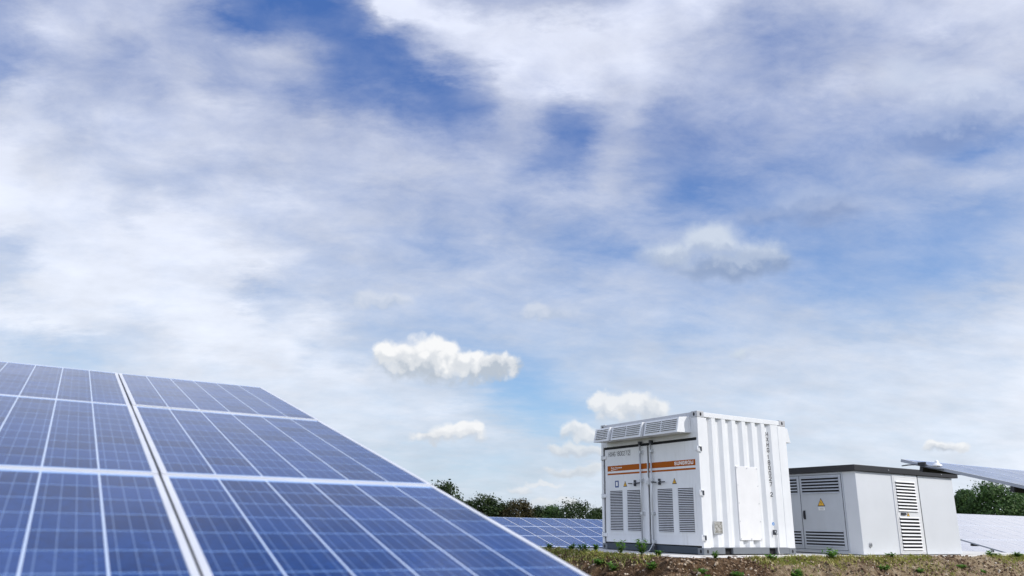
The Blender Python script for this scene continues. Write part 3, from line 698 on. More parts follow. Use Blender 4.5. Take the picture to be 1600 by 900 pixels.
def bank_z(u, w):
    p = site(u, w)
    big = mnoise.fractal(Vector((p.x * 0.5, p.y * 0.5, 3.1)), 1.0, 2.0, 3)
    d = bank_dist(u, w)
    d += 0.20 * big * min(1.0, d / 0.5)
    g = ground_z(u, w)
    top = PAD_Z - 0.012
    k = sstep((d - 0.04) / 2.3)
    z = top + (g - top) * min(1.16, max(0.0, (0.62 * max(d, 0.0) / 1.5) if d < 1.2 else 0.496 + (d - 1.2) * 0.40))
    rough = min(1.0, max(0.0, (bank_dist(u, w) + 0.02) / 0.15))
    # slumped furrows running down the slope plus clods
    fur = 0.9 - 2.2 * abs(mnoise.fractal(Vector((u * 1.9 + w * 1.3, w * 0.5 - u * 0.15, 1.7)), 0.8, 2.0, 4))
    clod = mnoise.fractal(Vector((p.x * 5, p.y * 5, 9.2)), 0.45, 2.2, 5)
    z += rough * (0.075 * (fur - 0.3) * min(1.0, bank_dist(u, w) / 0.35) + 0.06 * clod) + (1 - rough) * 0.012 * clod
    return z


def build_ground():
    bm = bmesh.new()
    cs = []
    x = -420.0
    xs = []
    for lo, hi, st in ((-700, -120, 58), (-120, -20, 10), (-20, 60, 2.5), (60, 150, 10), (150, 760, 61)):
        v = lo
        while v < hi - 1e-6:
            xs.append(v)
            v += st
    grid = []
    for u in xs:
        col = []
        for w in xs:
            h = 0.05 * mnoise.noise(Vector((u * 0.3, w * 0.3, 0)))
            col.append(bm.verts.new(site(u, w, ground_z(u, w) - 0.02 + h)))
        grid.append(col)
    for i in range(len(xs) - 1):
        for j in range(len(xs) - 1):
            bm.faces.new([grid[i][j], grid[i + 1][j], grid[i + 1][j + 1], grid[i][j + 1]]).smooth = True
    me = bpy.data.meshes.new('ground')
    bm.to_mesh(me)
    bm.free()
    me.materials.append(M['field'])
    o = bpy.data.objects.new('ground', me)
    C.objects.link(o)
    tag(o, 'rough soil and grass of the solar field', None, None, 'structure')


build_ground()


def build_bank():
    bm = bmesh.new()
    us = [6.2 + 0.036 * i for i in range(int((25.0 - 6.2) / 0.036))]
    ws = [7.2 + 0.036 * i for i in range(int((17.5 - 7.2) / 0.036))]
    grid = {}
    for i, u in enumerate(us):
        for j, w in enumerate(ws):
            if u > BANK_U + 0.55 and BANK_W + 0.5 < w < 14.0:
                continue
            if u > 13 and w > 10.6:
                continue
            grid[i, j] = bm.verts.new(site(u, w, bank_z(u, w)))
    for (i, j), v in grid.items():
        a, b, c = grid.get((i + 1, j)), grid.get((i + 1, j + 1)), grid.get((i, j + 1))
        if a and b and c:
            bm.faces.new([v, a, b, c]).smooth = True
    me = bpy.data.meshes.new('earth_bank')
    bm.to_mesh(me)
    bm.free()
    me.materials.append(M['soil'])
    o = bpy.data.objects.new('earth_bank', me)
    C.objects.link(o)
    tag(o, 'stony brown earth bank below the concrete pad', None, None, 'structure')


build_bank()


def build_pad():
    m = MB()
    u0, w0, u1, w1 = BANK_U + 0.30, BANK_W + 0.02, 21.5, 14.25
    top = PAD_Z - 0.004
    for a, b in ((u0, 13.35), (13.362, 17.9), (17.912, u1)):
        q = [site(a, w0), site(b, w0), site(b, w1), site(a, w1)]
        m.hexa([Vector((p.x, p.y, top - 0.35)) for p in q] + [Vector((p.x, p.y, top)) for p in q], 'concrete')
    o = m.build('concrete_pad', bevel=0.01)
    tag(o, 'pale concrete pad under the container and the station', None, None, 'structure')


build_pad()


def scatter_bank(n, rnd, edge=False):
    """points on the visible faces of the bank"""
    for _ in range(n):
        if rnd.random() < 0.78:
            u = rnd.uniform(8.2, 22.5)
            w = BANK_W - (abs(rnd.gauss(0, 0.10)) if edge else rnd.uniform(-0.02, 1.9))
        else:
            u = BANK_U - (abs(rnd.gauss(0, 0.10)) if edge else rnd.uniform(-0.02, 1.9))
            w = rnd.uniform(9.0, 15.5)
        yield u, w


def build_stones():
    rnd = random.Random(5)
    bm = bmesh.new()
    tb = bmesh.new()
    bmesh.ops.create_icosphere(tb, subdivisions=1, radius=1.0)
    tv = [v.co.copy() for v in tb.verts]
    tf = [[v.index for v in f.verts] for f in tb.faces]
    tb.free()
    for u, w in scatter_bank(16000, rnd):
        r = 0.006 + 0.026 * rnd.random() ** 2.2
        p = site(u, w, bank_z(u, w) + r * 0.3)
        mat = Matrix.Translation(p) @ Matrix.Rotation(rnd.uniform(0, 6), 4, Vector((rnd.random(), rnd.random(), rnd.random() + .1))) @ Matrix.Diagonal((r * rnd.uniform(.8, 1.5), r * rnd.uniform(.7, 1.2), r * rnd.uniform(.5, .9), 1))
        vv = [bm.verts.new(mat @ (c * rnd.uniform(0.8, 1.15))) for c in tv]
        for q in tf:
            bm.faces.new([vv[k] for k in q])
    me = bpy.data.meshes.new('gravel')
    bm.to_mesh(me)
    bm.free()
    me.materials.append(M['stone'])
    o = bpy.data.objects.new('gravel', me)
    C.objects.link(o)
    tag(o, 'pale stones strewn over the brown earth bank', 'stones', None, 'stuff')


build_stones()


def blade(bm, p, h, lean, wid, rnd, bend=0.5):
    d = Vector((math.cos(lean), math.sin(lean), 0))
    s = Vector((-d.y, d.x, 0)) * wid
    k = rnd.uniform(0.2, bend)
    a, b, c = p, p + d * h * k * 0.3 + Vector((0, 0, h * 0.6)), p + d * h * k + Vector((0, 0, h))
    v = [bm.verts.new(x) for x in (a - s, a + s, b - s * .8, b + s * .8, c)]
    bm.faces.new([v[0], v[1], v[3], v[2]])
    bm.faces.new([v[2], v[3], v[4]])


def build_grass():
    rnd = random.Random(11)
    bm = bmesh.new()
    tufts = list(scatter_bank(900, rnd, True)) + list(scatter_bank(650, rnd))
    for u, w in tufts:
        dens = mnoise.noise(Vector((u * 0.55, w * 0.55, 4)))
        if dens < -0.12 + 0.0:
            continue
        n = rnd.randint(10, 34)
        sp = rnd.uniform(0.04, 0.13)
        for _ in range(n):
            uu, ww = u + rnd.gauss(0, sp), w + rnd.gauss(0, sp)
            if uu > BANK_U + 0.28 and ww > BANK_W:
                continue
            p = site(uu, ww, bank_z(uu, ww) - 0.01)
            blade(bm, p, rnd.uniform(0.025, 0.075), rnd.uniform(0, 6.28), rnd.uniform(0.004, 0.010), rnd, 1.4)
    me = bpy.data.meshes.new('grass')
    bm.to_mesh(me)
    bm.free()
    me.materials.append(M['grass'])
    o = bpy.data.objects.new('grass', me)
    C.objects.link(o)
    tag(o, 'short yellow-green grass along the crest of the earth bank', 'grass', None, 'stuff')


build_grass()


def leaf_blade(bm, p, d, ln, wid, up, rnd):
    """a folded pointed leaf"""
    d = d.normalized()
    s = d.cross(Vector((0, 0, 1)))
    s = s.normalized() if s.length > 1e-3 else Vector((1, 0, 0))
    nrm = s.cross(d)
    q = [p, p + d * ln * .45 + s * wid + nrm * up * .4, p + d * ln + nrm * -up * .6, p + d * ln * .45 - s * wid + nrm * up * .4, p + d * ln * .45]
    v = [bm.verts.new(x) for x in q]
    bm.faces.new([v[0], v[1], v[4]])
    bm.faces.new([v[1], v[2], v[4]])
    bm.faces.new([v[2], v[3], v[4]])
    bm.faces.new([v[3], v[0], v[4]])


def weed(u, w, size, tall, seed, label, group='weeds growing along the bank'):
    rnd = random.Random(seed)
    z = bank_z(u, w) - 0.02 if not (u > BANK_U + .3 and w > BANK_W + .02) else PAD_Z
    root = thing('weed_plant', site(u, w, z), label, 'weed', group, 0)
    bl, bs = bmesh.new(), MB()
    for _ in range(rnd.randint(9, 13)):
        az = rnd.uniform(0, 2 * PI)
        out = rnd.uniform(0.25, 1.0) * size
        hgt = tall * rnd.uniform(0.5, 1.0)
        p0 = Vector((0, 0, 0))
        p1 = Vector((math.cos(az) * out * .4, math.sin(az) * out * .4, hgt * .6))
        p2 = Vector((math.cos(az) * out, math.sin(az) * out, hgt))
        bs.tube([p0, p1, p2], [0.004, 0.003, 0.0015], 'weed', 5)
        for k in range(rnd.randint(9, 15)):
            t = rnd.uniform(0.2, 1)
            p = p0.lerp(p1, t * 2) if t < .5 else p1.lerp(p2, t * 2 - 1)
            a2 = rnd.uniform(0, 2 * PI)
            leaf_blade(bl, p, Vector((math.cos(a2), math.sin(a2), rnd.uniform(-.1, .8))), rnd.uniform(.05, .10) * (0.7 + size * 2), rnd.uniform(.012, .024) * (0.7 + size * 2), .006, rnd)
    me = bpy.data.meshes.new('foliage')
    bl.to_mesh(me)
    bl.free()
    me.materials.append(M['weed'])
    o = bpy.data.objects.new('foliage', me)
    C.objects.link(o)
    o.parent = root
    bs.build('stem', root)


weed(9.150, 13.756, 0.09, 0.13, 100, 'tuft of grassy weeds at the far left end of the bank')
weed(9.150, 13.006, 0.10, 0.16, 101, 'thin upright weed second from the left end of the bank')
weed(9.150, 12.559, 0.18, 0.16, 102, 'bushy weed cluster left of the container doors')
weed(9.150, 12.213, 0.06, 0.17, 103, 'narrow weed stem just left of the container corner')
weed(9.150, 11.504, 0.17, 0.28, 104, 'thin upright weed in front of the left container door')
weed(9.150, 10.869, 0.20, 0.30, 105, 'tall leafy weed in front of the container door gap')
weed(9.150, 10.473, 0.08, 0.10, 106, 'small yellow-green weed right of the tall leafy one')
weed(9.150, 9.458, 0.12, 0.10, 107, 'low weed below the near corner of the container')
weed(9.833, 9.820, 0.06, 0.14, 108, 'tiny upright weed under the corrugated container side')
weed(12.778, 9.820, 0.24, 0.20, 109, 'rounded bright green weed below the grey station doors')
weed(14.563, 9.820, 0.10, 0.09, 110, 'low weed beneath the lit wall of the station')
weed(18.199, 9.820, 0.20, 0.17, 111, 'spreading green weed right of the station on the bank')
weed(19.202, 9.820, 0.14, 0.12, 112, 'low weed clump at the right end of the bank')
weed(8.720, 11.113, 0.20, 0.14, 113, 'dark green weed halfway down the bank below the container')
weed(8.720, 11.572, 0.14, 0.10, 114, 'weed low on the bank beside the big solar table')
weed(9.265, 9.380, 0.16, 0.14, 115, 'weed low on the bank below the container corner')
weed(8.720, 10.149, 0.13, 0.12, 116, 'small weed low on the bank straight below the container door gap')
weed(9.839, 9.380, 0.16, 0.10, 117, 'low green clump on the bank below the forklift pocket')
weed(11.163, 9.820, 0.15, 0.09, 118, 'flat green clump just under the right end of the container')
weed(11.178, 9.380, 0.14, 0.10, 119, 'flat green clump in front of the gap between container and station')
weed(13.652, 9.380, 0.14, 0.10, 120, 'green clump on the sandy bank below the round cable gland')
weed(14.716, 9.380, 0.14, 0.08, 121, 'yellowish low clump on the sandy bank under the slatted door')
weed(16.141, 9.380, 0.15, 0.09, 122, 'yellow-green clump on the sandy bank at the end of the station')
weed(16.918, 9.380, 0.12, 0.08, 123, 'small clump low on the sandy bank at the far right')
weed(11.353, 9.380, 0.12, 0.12, 124, 'blue-green leafy weed low on the bank below the station doors')


# ------------------------------------------------------------------ solar tables
PW, PL, PGX, PGY = 1.003, 1.665, 1.012, 1.67


def panel_meshes():
    bm = bmesh.new()
    uvl = bm.loops.layers.uv.new('metres')
    q = [(0.010, -0.010), (PW - 0.010, -0.010), (PW - 0.010, -PL + 0.010), (0.010, -PL + 0.010)]
    top = [bm.verts.new((x, y, -0.0025)) for x, y in q]
    bot = [bm.verts.new((x, y, -0.0085)) for x, y in q]
    f = bm.faces.new(top[::-1])
    for l in f.loops:
        l[uvl].uv = (l.vert.co.x, -l.vert.co.y)
    f.material_index = 0
    fb = bm.faces.new(bot)
    fb.material_index = 1
    me = bpy.data.meshes.new('solar_panel')
    bm.to_mesh(me)
    bm.free()
    me.materials.append(M['cells'])
    me.materials.append(M['alushade'])
    m = MB()
    lip, dep = 0.018, 0.040
    for x0, x1, y0, y1 in ((0, PW, -lip, 0), (0, PW, -PL, -PL + lip), (0, lip, -PL + lip, -lip), (PW - lip, PW, -PL + lip, -lip)):
        m.box(x0, x1, y0, y1, -0.004, 0.0, 'alu')
    t = 0.003
    for x0, x1, y0, y1 in ((0, PW, -t, 0), (0, PW, -PL, -PL + t), (0, t, -PL + t, -t), (PW - t, PW, -PL + t, -t)):
        m.box(x0, x1, y0, y1, -dep, -0.0045, 'alushade')
    fo = m.build('frame')
    fme = fo.data
    bpy.data.objects.remove(fo)
    return me, fme


PANEL_ME, FRAME_ME = panel_meshes()
GLARE_ME = PANEL_ME.copy()
GLARE_ME.name = 'glare_toned_panel'
GLARE_ME.materials[0] = M['glarecells']


def solar_table(corner, cols, nrows, label, name='solar_table', rails=(0.28, 1.36), inset=0.55, overhang=0.0, panel=None, railmat='purlin'):
    """corner: site coords (u, w, z) of the high corner of column 0"""
    u, w, z = corner
    c0, c1 = cols
    gz = ground_z(u, w) + 0.0
    base = site(u, w, gz)
    root = thing(name, base, label, 'solar array', 'rows of tilted solar tables')
    top = z - gz
    ct, st = math.cos(TILT), math.sin(TILT)

    def L(uu, vv, h=0.0):
        return Vector((uu, -vv * ct - h * st, top - vv * st + h * ct))
    rnd = random.Random(int(u * 10))
    for i in range(c0, c1):
        for k in range(nrows):
            p = bpy.data.objects.new('solar_panel', panel or PANEL_ME)
            C.objects.link(p)
            p.parent = root
            p.location = L(i * PGX - 0.0055, k * PGY)
            p.rotation_euler = (TILT + rnd.gauss(0, 0.0012), rnd.gauss(0, 0.0012), 0)
            f = bpy.data.objects.new('frame', FRAME_ME)
            C.objects.link(f)
            f.parent = p
    x0, x1 = c0 * PGX - overhang, (c1 - 1) * PGX + PW + overhang
    for k in range(nrows):
        for r in rails:
            m = MB()
            v = k * PGY + r
            q = []
            for h in (-0.105, -0.042):
                q += [L(x0, v - .022, h), L(x1, v - .022, h), L(x1, v + .022, h), L(x0, v + .022, h)]
            m.hexa(q, railmat)
            m.build('purlin', root)
    length = nrows * PGY
    npost = max(2, int((x1 - x0) / 3.2) + 1)
    for j in range(npost):
        xx = x0 + inset + (x1 - x0 - 2 * inset) * j / (npost - 1)
        m = MB()
        q = []
        for h in (-0.17, -0.107):
            q += [L(xx - .03, .12, h), L(xx + .03, .12, h), L(xx + .03, length - .15, h), L(xx - .03, length - .15, h)]
        m.hexa(q, 'galv')
        m.build('rafter', root)
        g = ground_z(u, w - length * ct * 0.5) - gz - 0.25
        for vv in (length * .24, length * .76):
            a = L(xx, vv, -0.19)
            m = MB()
            m.box(a.x - .04, a.x + .04, a.y - .03, a.y + .03, g - 0.3, a.z + 0.015, 'galv')
            m.build('post', root)
        a, b = L(xx, length * .24, -.19), L(xx, length * .55, -.19)
        m = MB()
        m.tube([(a.x + 0.05, a.y, g + 0.75 + 0.15), (b.x + 0.05, b.y, b.z)], 0.022, 'galv', 8)
        m.build('brace', root)
    return root


t_fg = solar_table((0.343, 6.092, EYE + 0.979), (-6, 1), 4, 'large blue solar table sloping across the lower left, nearest to the viewer')
t_c = solar_table((9.50, 6.09, EYE + 0.891), (0, 8), 4, 'raised dark-edged solar table jutting out above the grey roof of the station', inset=2.9)
t_a = solar_table((23.33, 16.63, EYE + 0.637), (0, 14), 4, 'pale glaring solar table below the round green trees, beside the station', inset=2.4, panel=GLARE_ME)
mb = MB()
mb.tube([(0.12, -4.06 * math.cos(TILT), 2.45 - 0.35 - 4.06 * math.sin(TILT) + 0.02), (0.12, -4.06 * math.cos(TILT) + 1.55, 0.25)], 0.035, 'purlin', 8)
mb.build('brace', t_a)
t_b = solar_table((36.0, 26.3, EYE + 0.30), (0, 16), 4, 'sliver of white solar table seen below the strut of the glaring one', panel=GLARE_ME)
t_f = solar_table((20.68, 35.50, EYE + 0.300), (-9, 13), 4, 'distant low solar table between the big blue one and the white container')


def sensor():
    u, w, z = 9.50, 6.09, EYE + 0.891
    root = thing('irradiance_sensor', site(u, w, z), 'small white domed sensor on a dark bracket at the tip of a raised solar table', 'sensor')
    m = MB()
    # curved bracket plate passing under the panel edge
    pts = [(-0.02, -0.01, -0.090), (-0.02, -0.10, -0.083), (-0.02, -0.20, -0.086), (-0.02, -0.30, -0.112), (-0.02, -0.42, -0.146), (-0.02, -0.54, -0.162)]
    wd = [0.006, 0.02, 0.026, 0.03, 0.03, 0.02]
    for i in range(len(pts) - 1):
        (x, y0, z0), (_, y1, z1) = pts[i], pts[i + 1]
        a, b = wd[i], wd[i + 1]
        m.hexa([(x - a, y0, z0 - .006), (x + a, y0, z0 - .006), (x + b, y1, z1 - .006), (x - b, y1, z1 - .006), (x - a, y0, z0 + .006), (x + a, y0, z0 + .006), (x + b, y1, z1 + .006), (x - b, y1, z1 + .006)], 'darksteel')
    m.build('bracket', root)
    m = MB()
    m.box(-0.035, -0.006, -0.33, -0.235, -0.098, -0.058, 'purlin')
    m.build('clamp', root)
    m = MB()
    cx, cy, cz = 0.03, -0.445, -0.118
    prof = [(0.060, 0.0), (0.056, 0.018), (0.040, 0.032), (0.026, 0.040), (0.022, 0.052), (0.021, 0.062), (0.015, 0.074), (0.004, 0.080)]
    m.tube([(cx, cy, cz + h) for r, h in prof], [r for r, h in prof], 'sensorwhite', 18)
    m.build('dome', root)


sensor()

# ------------------------------------------------------------------ inverter container (local axes: x along its white side, y along its doors)
LX, LY, LZ = 2.438, 2.991, 2.591


def louvre(m, y0, y1, z0, z1, n, x=0.0, key='white', depth=0.03, back='ventshade', ratio=0.5, axis='x', sign=-1):
    """slatted opening in a face; axis x: face looks to -x, axis y: face looks to -y"""
    pitch = (z1 - z0) / n

    def P(a, b, c):
        return (a, b, c) if axis == 'x' else (b, a, c)
    q = [P(x + 0.004, y0, z0), P(x + 0.004, y1, z0), P(x + 0.004, y1, z1), P(x + 0.004, y0, z1)]
    m.face(q, back)
    for i in range(n):
        zc = z0 + pitch * i
        t = pitch * ratio
        ring = [P(x - 0.004, y0, zc + pitch * .02), P(x - 0.018, y0, zc), P(x - 0.020, y0, zc + 0.003), P(x - 0.006, y0, zc + t)]
        d = P(0, y1 - y0, 0)
        m.extrude(ring, d, key)


def build_container():
    root = thing('inverter_container', site(10.43, 10.69, PAD_Z), 'white steel inverter container with double doors, orange band and corrugated side', 'container')
    # side walls, roof, floor
    m = MB()
    prof = [(0.235, 0.006)]
    x = 0.262
    per, dep = 0.2720, 0.052
    while x < 2.15:
        # inner flat -> slope facing the doors -> outer flat -> slope facing away
        prof += [(x, 0.006 + dep), (x + 0.044, 0.006 + dep), (x + 0.112, 0.006), (x + 0.208, 0.006)]
        x += per
    prof = [p for p in prof if p[0] < 2.20] + [(2.215, 0.006)]
    for yy, s in ((0.0, 1), (LY, -1)):
        m = MB()
        for (xa, da), (xb, db) in zip(prof[:-1], prof[1:]):
            m.face([(xa, yy + s * da, 0.13), (xb, yy + s * db, 0.13), (xb, yy + s * db, 2.49), (xa, yy + s * da, 2.49)], 'white')
        m.build('side_wall', root, fix=False)
    m = MB()
    m.box(0.06, LX - 0.06, 0.06, LY - 0.06, 2.545, 2.575, 'white')
    m.build('roof', root)
    for xa, xb in ((0.0, 0.24), (LX - 0.235, LX)):
        for ya, yb in ((0.0, 0.05), (LY - 0.07, LY)):
            m = MB()
            m.box(xa + (0.002 if xa == 0 else 0), xb, ya, yb, 0.118, 2.473, 'white')
            m.build('corner_post', root, 0.006)
    for xa in (-0.003, LX - 0.175):
        for ya in (-0.004, LY - 0.158):
            for za in (0.0, LZ - 0.116):
                m = MB()
                m.box(xa, xa + 0.178, ya, ya + 0.162, za, za + 0.118, 'castgrey' if za > 1 else 'steelgrey')
                c = m.build('corner_casting', root, 0.006)
                h = MB()
                cz = za + 0.058

                def oval(cx, cy, ax, rx, rz):
                    r = []
                    for k in range(14):
                        t = 2 * PI * k / 14
                        dx, dz = rx * math.cos(t), rz * math.sin(t)
                        r.append((cx + dx, cy, cz + dz) if ax == 'y' else (cx, cy + dx, cz + dz))
                    return r
                fy = ya - 0.0015 if ya < 1 else ya + 0.1635
                h.extrude(oval(xa + (0.095 if xa < 1 else 0.083), fy, 'y', 0.023, 0.035), (0, 0.004 if ya < 1 else -0.004, 0), 'void')
                fx = xa - 0.0015 if xa < 1 else xa + 0.1795
                h.extrude(oval(fx, ya + 0.08, 'x', 0.023, 0.035), (0.004 if xa < 1 else -0.004, 0, 0), 'void')
                h.build('casting_opening', c)
    # rails
    for ya in (0.001, LY - 0.061):
        m = MB()
        m.box(0.176, LX - 0.176, ya, ya + 0.06, 2.487, 2.575, 'castgrey' if ya > 1 else 'white')
        m.build('top_rail', root, 0.004)
    for xa in (0.0, LX - 0.06):
        m = MB()
        m.box(xa, xa + 0.06, 0.16, LY - 0.16, 2.50, 2.58, 'castgrey')
        m.build('top_rail', root, 0.004)
    for ya, yb in ((0.0, 0.07), (LY - 0.07, LY)):
        m = MB()
        for xa, xb in ((0.176, 0.532), (0.738, 1.702), (1.922, LX - 0.176)):
            m.box(xa, xb, ya, yb, 0.015, 0.132, 'steelgrey')
        for xa, xb in ((0.532, 0.738), (1.702, 1.922)):
            m.box(xa - .001, xb + .001, ya, yb, 0.118, 0.1315, 'steelgrey')
            m.box(xa - .001, xb + .001, ya + 0.055 if ya < 1 else ya, yb if ya < 1 else yb - 0.055, 0.012, 0.117, 'void')
        m.build('bottom_rail', root, 0.003)
    for xa in (0.001, LX - 0.071):
        m = MB()
        m.box(xa, xa + 0.07, 0.16, LY - 0.16, 0.01, 0.132, 'slate')
        m.build('bottom_rail', root, 0.003)
    # door frame: dark backing, header and sill
    m = MB()
    m.box(0.035, 0.05, 0.03, 2.93, 0.12, 2.12, 'black')
    m.build('door_gasket', root)
    m = MB()
    m.box(0.004, 0.05, 0.05, 2.92, 2.10, 2.50, 'white')
    m.build('header_panel', root, 0.004)
    m = MB()
    m.box(LX - 0.05, LX - 0.004, 0.05, 2.92, 0.13, 2.50, 'white')
    m.build('rear_wall', root, 0.004)

    def front_place(y, z, x=-0.001):
        return lambda tx, ty, h: Vector((x - h, y - tx, z + ty))

    DX = -0.004
    for side, (ya, yb) in (('near', (0.03, 1.415)), ('far', (1.465, 2.855))):
        m = MB()
        m.box(DX, 0.03, ya, yb, 0.152, 2.045, 'white')
        door = m.build('door', root, 0.006)
        m = MB()
        oa, ob = (0.10, 1.405) if side == 'near' else (1.475, 2.765)
        m.box(DX - 0.0025, DX - 0.0001, oa, ob, 1.585, 1.697, 'orange')
        m.box(DX - 0.0025, DX - 0.0001, oa, ob, 1.508, 1.542, 'orange')
        m.build('orange_band', door)
        vs = ((0.19, 0.60), (0.755, 1.18)) if side == 'near' else ((1.70, 2.12), (2.27, 2.69))
        fr = (0.13, 1.245) if side == 'near' else (1.675, 2.745)
        m = MB()
        zb, zt = 0.375, 1.178
        m.box(DX - 0.007, DX - 0.0002, fr[0], vs[0][0], 0.31, 1.245, 'white')
        m.box(DX - 0.007, DX - 0.0002, vs[0][1], vs[1][0], 0.31, 1.245, 'white')
        m.box(DX - 0.007, DX - 0.0002, vs[1][1], fr[1], 0.31, 1.245, 'white')
        for a, b in vs:
            m.box(DX - 0.007, DX - 0.0002, a, b, 0.31, zb, 'white')
            m.box(DX - 0.007, DX - 0.0002, a, b, zt, 1.245, 'white')
        m.build('vent_frame', door)
        for a, b in vs:
            m = MB()
            louvre(m, a, b, zb, zt, 25, DX - 0.005, 'white', ratio=0.47)
            m.build('vent_grille', door)
        # locking bar with cams, brackets and lever
        yb_ = 1.295 if side == 'near' else 1.628
        sgn = -1 if side == 'near' else 1
        m = MB()
        m.tube([(-0.052, yb_, 0.06), (-0.052, yb_, 2.13)], 0.017, 'galv', 10)
        m.build('locking_bar', door)
        m = MB()
        for z in (0.19, 0.72, 1.36, 1.92):
            m.box(-0.072, DX, yb_ - 0.03, yb_ + 0.03, z - 0.028, z + 0.028, 'galv')
            m.box(-0.030, DX, yb_ + (0.03 if side == 'near' else -0.055), yb_ + (0.055 if side == 'near' else -0.03), z - 0.04, z + 0.04, 'galv')
        m.build('bar_bracket', door, 0.004)
        m = MB()
        for z in (0.075, 2.10):
            m.box(-0.075, 0.0, yb_ - 0.028, yb_ + 0.028, z - 0.035, z + 0.035, 'darksteel')
        m.build('cam', door, 0.004)
        m = MB()
        m.tube([(-0.060, yb_, 1.315), (-0.075, yb_ + sgn * 0.10, 1.308), (-0.070, yb_ + sgn * 0.22, 1.305), (-0.060, yb_ + sgn * 0.39, 1.312)], [0.014, 0.013, 0.012, 0.010], 'darksteel', 8)
        m.box(-0.06, DX, yb_ + sgn * 0.195, yb_ + sgn * 0.215, 1.255, 1.375, 'darksteel')
        m.box(-0.09, -0.05, yb_ + sgn * 0.185, yb_ + sgn * 0.225, 1.295, 1.325, 'galv')
        m.build('handle', door, 0.003)
        # hinges
        for z in (1.88, 1.08, 0.29):
            m = MB()
            if side == 'near':
                m.box(-0.014, DX, 0.034, 0.10, z - 0.03, z + 0.03, 'white')
                m.tube([(-0.018, 0.012, z - 0.05), (-0.018, 0.012, z + 0.05)], 0.016, 'white', 10)
                m.box(0.002, 0.062, -0.022, -0.0005, z - 0.055, z - 0.040, 'galv')
                m.box(0.002, 0.062, -0.022, -0.0005, z + 0.040, z + 0.055, 'galv')
                m.box(0.045, 0.063, -0.024, -0.0006, z - 0.040, z + 0.040, 'darksteel')
            else:
                m.box(-0.018, DX, 2.80, 2.94, z - 0.034, z + 0.034, 'white')
                m.tube([(-0.018, 2.95, z - 0.05), (-0.018, 2.95, z + 0.05)], 0.02, 'white', 10)
            m.build('hinge', door, 0.003)

        def triangle(yc, zb_, wd, ht, px=DX):
            m = MB()
            m.extrude([(px - 0.003, yc + wd / 2, zb_), (px - 0.003, yc - wd / 2, zb_), (px - 0.003, yc, zb_ + ht)], (0.0028, 0, 0), 'letterblack')
            k = 0.72
            zc = zb_ + ht * .36
            m.extrude([(px - 0.0045, yc + wd / 2 * k, zc - ht * .36 * k + .002), (px - 0.0045, yc - wd / 2 * k, zc - ht * .36 * k + .002), (px - 0.0045, yc, zc + ht * .64 * k)], (0.0014, 0, 0), 'yellow')
            m.extrude([(px - 0.006, yc + .003, zc + ht * .30), (px - 0.006, yc + .009, zc + ht * .02), (px - 0.006, yc + .001, zc + ht * .05), (px - 0.006, yc - .003, zc - ht * .2), (px - 0.006, yc - .009, zc + ht * .1), (px - 0.006, yc - .001, zc + ht * .08)], (0.0014, 0, 0), 'letterblack')
            return m
        if side == 'near':
            triangle(0.69, 1.262, 0.125, 0.115).build('warning_sign', door)
            block_letters('wordmark', 'SUNGROW', front_place(0.668, 1.611, DX - 0.0022), 0.066, 0.059, 0.0145, 0.0128, 'letterwhite', door)
        else:
            triangle(2.18, 1.255, 0.125, 0.115).build('warning_sign', door)
            m = MB()
            m.box(DX - 0.003, DX - 0.0001, 2.395, 2.515, 1.23, 1.385, 'blue')
            m.box(DX - 0.0045, DX - 0.0031, 2.425, 2.485, 1.275, 1.360, 'letterwhite')
            m.build('notice', door)
            lettering('wordmark', 'Sun Access', front_place(2.64, 1.636, DX - 0.003), 0.036, 0.37, 'letterwhite', door, 0.0015, weight=0.012)
            m = MB()
            m.extrude([(DX - 0.0045, 2.64, 1.612), (DX - 0.0045, 2.64, 1.600), (DX - 0.0045, 2.50, 1.612), (DX - 0.0045, 2.38, 1.626), (DX - 0.0045, 2.50, 1.622)], (0.0018, 0, 0), 'letterwhite')
            m.build('swoosh', door)
            block_letters('serial_number', 'HXHG 180027', front_place(2.722, 1.893, DX + 0.0006), 0.096, 0.0515, 0.0105, 0.0108, 'letterblack', door)
            block_letters('serial_number', '2', front_place(2.057, 1.899, DX + 0.0006), 0.084, 0.050, 0, 0.0108, 'letterblack', door)
            m = MB()
            for a, b, c, d in ((2.074, 2.069, 1.885, 1.998), (1.995, 1.990, 1.885, 1.998), (2.069, 1.995, 1.993, 1.998), (2.069, 1.995, 1.885, 1.890)):
                m.box(DX - 0.0022, DX - 0.0002, b, a, c, d, 'letterblack')
            m.build('serial_number', door)
    m = MB()
    m.box(-0.045, 0.0, 1.405, 1.475, 1.27, 1.40, 'white')
    m.box(-0.055, -0.046, 1.42, 1.46, 1.29, 1.35, 'galv')
    m.build('lock_box', root, 0.006)
